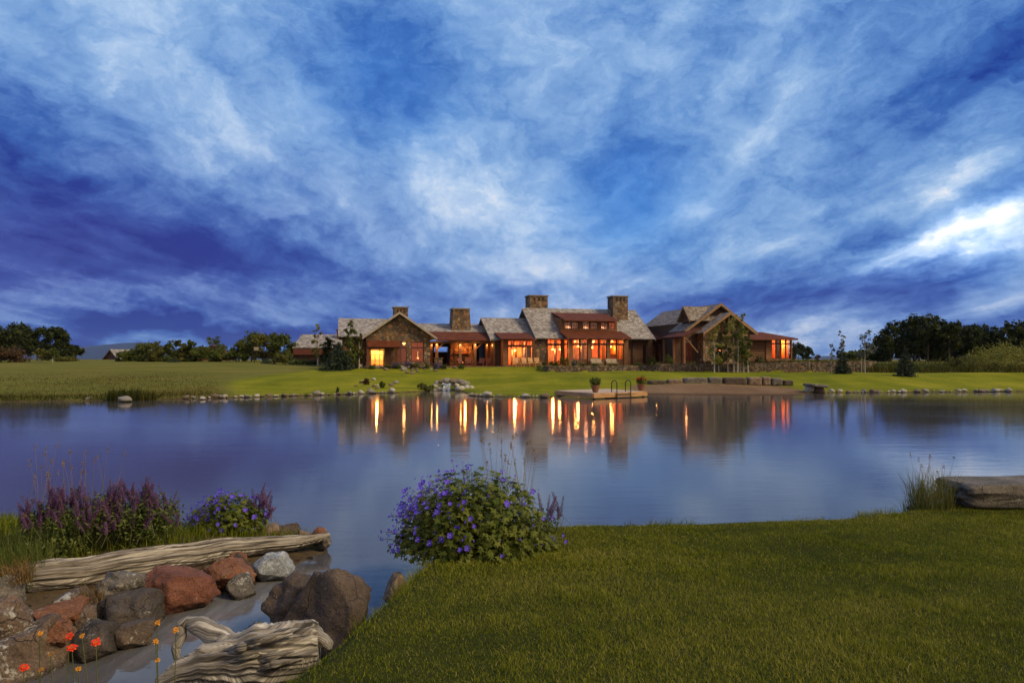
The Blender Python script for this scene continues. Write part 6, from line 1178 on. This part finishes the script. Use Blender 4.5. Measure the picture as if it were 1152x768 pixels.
# ------------------------------------------------------------------ purple sage
def spike_mesh(seed, h=.30):
    rr = random.Random(seed); mb = MB(); top = Vector((rr.uniform(-.03,.03), rr.uniform(-.03,.03), h)); mb.tube([(0,0,-.25), (0,0,0), top*.6, top], [.004,.0035,.003,.0015], 4, 1, cap=False); k = int(11+rr.random()*3)
    for i in range(k):
        f = .1+.9*i/k; c = top*f; s = .018*(1-f*.55)+.004
        for j in range(5):
            a = 6.283*j/5+i*.9+rr.uniform(-.3,.3); d = Vector((math.cos(a), math.sin(a), .5)); p = c+d*s*1.1
            t = d.normalized(); b = t.cross(Vector((0,0,1))).normalized(); n = b.cross(t); q = s*rr.uniform(.7,1.3)
            mb.add([p-t*q*.8, p+b*q*.6, p+t*q, p-b*q*.6], [(0,1,2,3)]); mb.add([p-n*q*.6, p+b*q*.5, p+n*q*.6, p-b*q*.5], [(0,1,2,3)])
    return mb
sp_me = []
for i in range(4):
    o = obj('flower_spike', spike_mesh(i, .26+.05*i), [M_['petal_purple'], M_['stem']], uv=False); sp_me.append(o.data); bpy.data.objects.remove(o)
def sage(lab, x, y, w, d, h, ns, nl, seed, zb):
    rr = random.Random(seed); t = thing('purple_sage', lab, 'flowering plant', (x, y, zb), 0, 'purple sage on the left bank'); lob = [(rr.uniform(-.3,.3)*w, rr.uniform(-.3,.3)*d, h*rr.uniform(.25,.55), w*.28, d*.28, h*.26) for _ in range(9)]
    V, F_ = leafcloud(seed, lob, nl, .026, clump=12, aspect=.42, shell=.25, spread=.3, zmin=.02); fast('foliage', V, F_, M_['leaf_salvia'], t); st = MB()
    for i in range(ns):
        a = rr.uniform(0, 6.283); q = math.sqrt(rr.random()); bx_, by_ = math.cos(a)*q*w/2, math.sin(a)*q*d/2; z = h*(.72-.35*q*q)+rr.uniform(-.1,.08); z = max(z, .15)
        o = bpy.data.objects.new('flower_spike', rr.choice(sp_me)); link(o, t); o.location = (bx_, by_, z); o.rotation_euler = (-.5*math.sin(a)*q+rr.gauss(0,.16), .6*math.cos(a)*q+rr.gauss(0,.16), rr.uniform(0,6.28)); s = rr.uniform(.5,.95); o.scale = (s*1.15,s*1.15,s)
        st.tube([(bx_*.35, by_*.35, 0), (bx_*.8, by_*.8, z*.6), (bx_, by_, z)], [.004,.0035,.003], 4, cap=False)
    obj('stems', st, M_['stem'], t, uv=False); return t
g = P(58, 628, 8.4); sage('purple sage clump at the left, leaning over the log root end', g.x, 8.75, 1.25, .8, .86, 96, 4600, 5, .30)
g = P(135, 622, 8.7); sage('fuller purple sage clump in the middle behind the log', g.x, 9.05, 1.25, .8, .88, 98, 4600, 6, .30)
g = P(282, 600, 9.9); sage('small sprig of purple sage right of the blue geranium', g.x, 10.2, .45, .4, .50, 22, 300, 7, .28)
g = P(627, 590, 9.2); sage('small purple sage sprig right of the big geranium bush', g.x-.05, 9.45, .4, .35, .44, 10, 200, 8, .36)
# ------------------------------------------------------------------ red and yellow flowers in the bottom left corner
def daisy(name, lab, px, py, Y, r, m, seed, rb, n=11):
    rr = random.Random(seed); p = P(px, py, Y); base = Vector((p.x+rr.uniform(-.08,.08), p.y+rr.uniform(-.05,.1), H(p.x, Y))); t = wthing(name, lab, 'flower', tuple(base), 'wild flowers at the front left')
    mid = base.lerp(p, .55)+Vector((rr.uniform(-.04,.04), 0, 0)); obj('stem', MB().tube([base, mid, p], [.004,.0035,.003], 5, cap=False), M_['stem'], t, uv=False); mb = MB(); nrm = Vector((rr.gauss(0,.45), -.7+rr.gauss(0,.4), 1)).normalized(); q = nrm.to_track_quat('Z','Y')
    for k in range(n):
        a = 6.283*k/n+rr.gauss(0,.1); le = rr.uniform(.7,1.15); dz = rr.uniform(-.35,.25); f = lambda u, w, z: p+q@Vector((math.cos(a)*u*le*r-math.sin(a)*w*r, math.sin(a)*u*le*r+math.cos(a)*w*r, (z+dz*u*u)*r)); mb.add([f(.15,-.08,.05), f(.6,-.24,.12), f(1,-.14,-.02), f(1,.14,-.02), f(.6,.24,.12), f(.15,.08,.05)], [(0,1,2,3,4,5)])
    for k in range(n):
        a = 6.283*(k+.5)/n; r2 = r*.68; f = lambda u, w, z: p+nrm*r*.1+q@Vector((math.cos(a)*u*r2-math.sin(a)*w*r2, math.sin(a)*u*r2+math.cos(a)*w*r2, z*r2)); mb.add([f(.15,-.08,.1), f(.6,-.26,.3), f(1,-.14,.28+rr.uniform(-.2,.2)), f(1,.14,.28), f(.6,.26,.3), f(.15,.08,.1)], [(0,1,2,3,4,5)])
    obj('petals', mb, M_[m], t, uv=False); obj('centre', MB().ball(p+nrm*r*.12, r*.30, 7, 5, 0, (1,1,.8)), M_['dry'] if not rb else M_['petal_red'], t, uv=False)
    lf = MB()
    for k in range(3):
        b = base.lerp(p, .15+.2*k); d = Vector((rr.uniform(-1,1), rr.uniform(-1,1), .7)).normalized()*.09; s = d.cross(Vector((0,0,1))).normalized()*.012; lf.add([b, b+d*.5+s, b+d, b+d*.5-s], [(0,1,2,3)])
    obj('leaves', lf, M_['leaf_ger'], t, uv=False)
for a in [(78,715,4.25,.028,'petal_red','red flower with ruffled petals, highest of the red ones'), (81,728,4.15,.030,'petal_red','red orange flower just below the highest red one'), (108,722,4.2,.028,'petal_red','red flower leaning right beside the pair of red ones'), (27,750,4.1,.028,'petal_red','lowest red flower near the bottom left corner'),
          (177,700,4.35,.020,'petal_yellow','yellow orange flower on a tall stalk left of the curled root'), (198,708,4.4,.020,'petal_yellow','yellow flower right beside the curled root'), (175,721,4.3,.018,'petal_yellow','small yellow flower below the tall yellow one'), (177,742,4.3,.016,'petal_yellow','dull orange flower low on the yellow stalks'),
          (92,715,4.3,.018,'petal_yellow','faded yellow flower right of the highest red one'), (45,712,4.4,.018,'petal_yellow','faded yellow flower over the speckled boulder'), (57,735,4.15,.020,'petal_yellow','dull yellow flower between the red ones and the corner'), (46,753,4.05,.020,'petal_yellow','yellow bud near the bottom edge, left'), (88,752,4.05,.018,'petal_yellow','yellow bud near the bottom edge, under the red flowers')]:
    daisy('wild_flower', a[5], a[0], a[1], a[2], a[3], a[4], int(a[0]*7+a[1]), False)
tuft('grass_tuft', 'slim green grass stalks among the yellow flowers at the front', P(176,760,4.35).x, 4.4, 60, .85, .14, 'blade', 91, .007, .25, tones=(.3,.8))
tuft('grass_tuft', 'sparse grass stalks among the red flowers at the front left', P(60,768,4.2).x, 4.25, 50, .62, .35, 'blade_dry', 92, .005, .4)
# ------------------------------------------------------------------ the air: far things fade
hz = MB().box(-11000, 11000, -400, 10500, -60, 330); hm = bpy.data.materials.new('thin_air'); hm.use_nodes = True; ht = hm.node_tree; ht.nodes.clear()
pv_ = node(ht, 'ShaderNodeVolumePrincipled', {'Color': (.30,.45,.95,1), 'Density': 4.0e-5, 'Anisotropy': .1}); ho = node(ht, 'ShaderNodeOutputMaterial', {'Volume': pv_.outputs[0]})
tag(obj('haze', hz, hm, uv=False), None, None, kind='stuff')
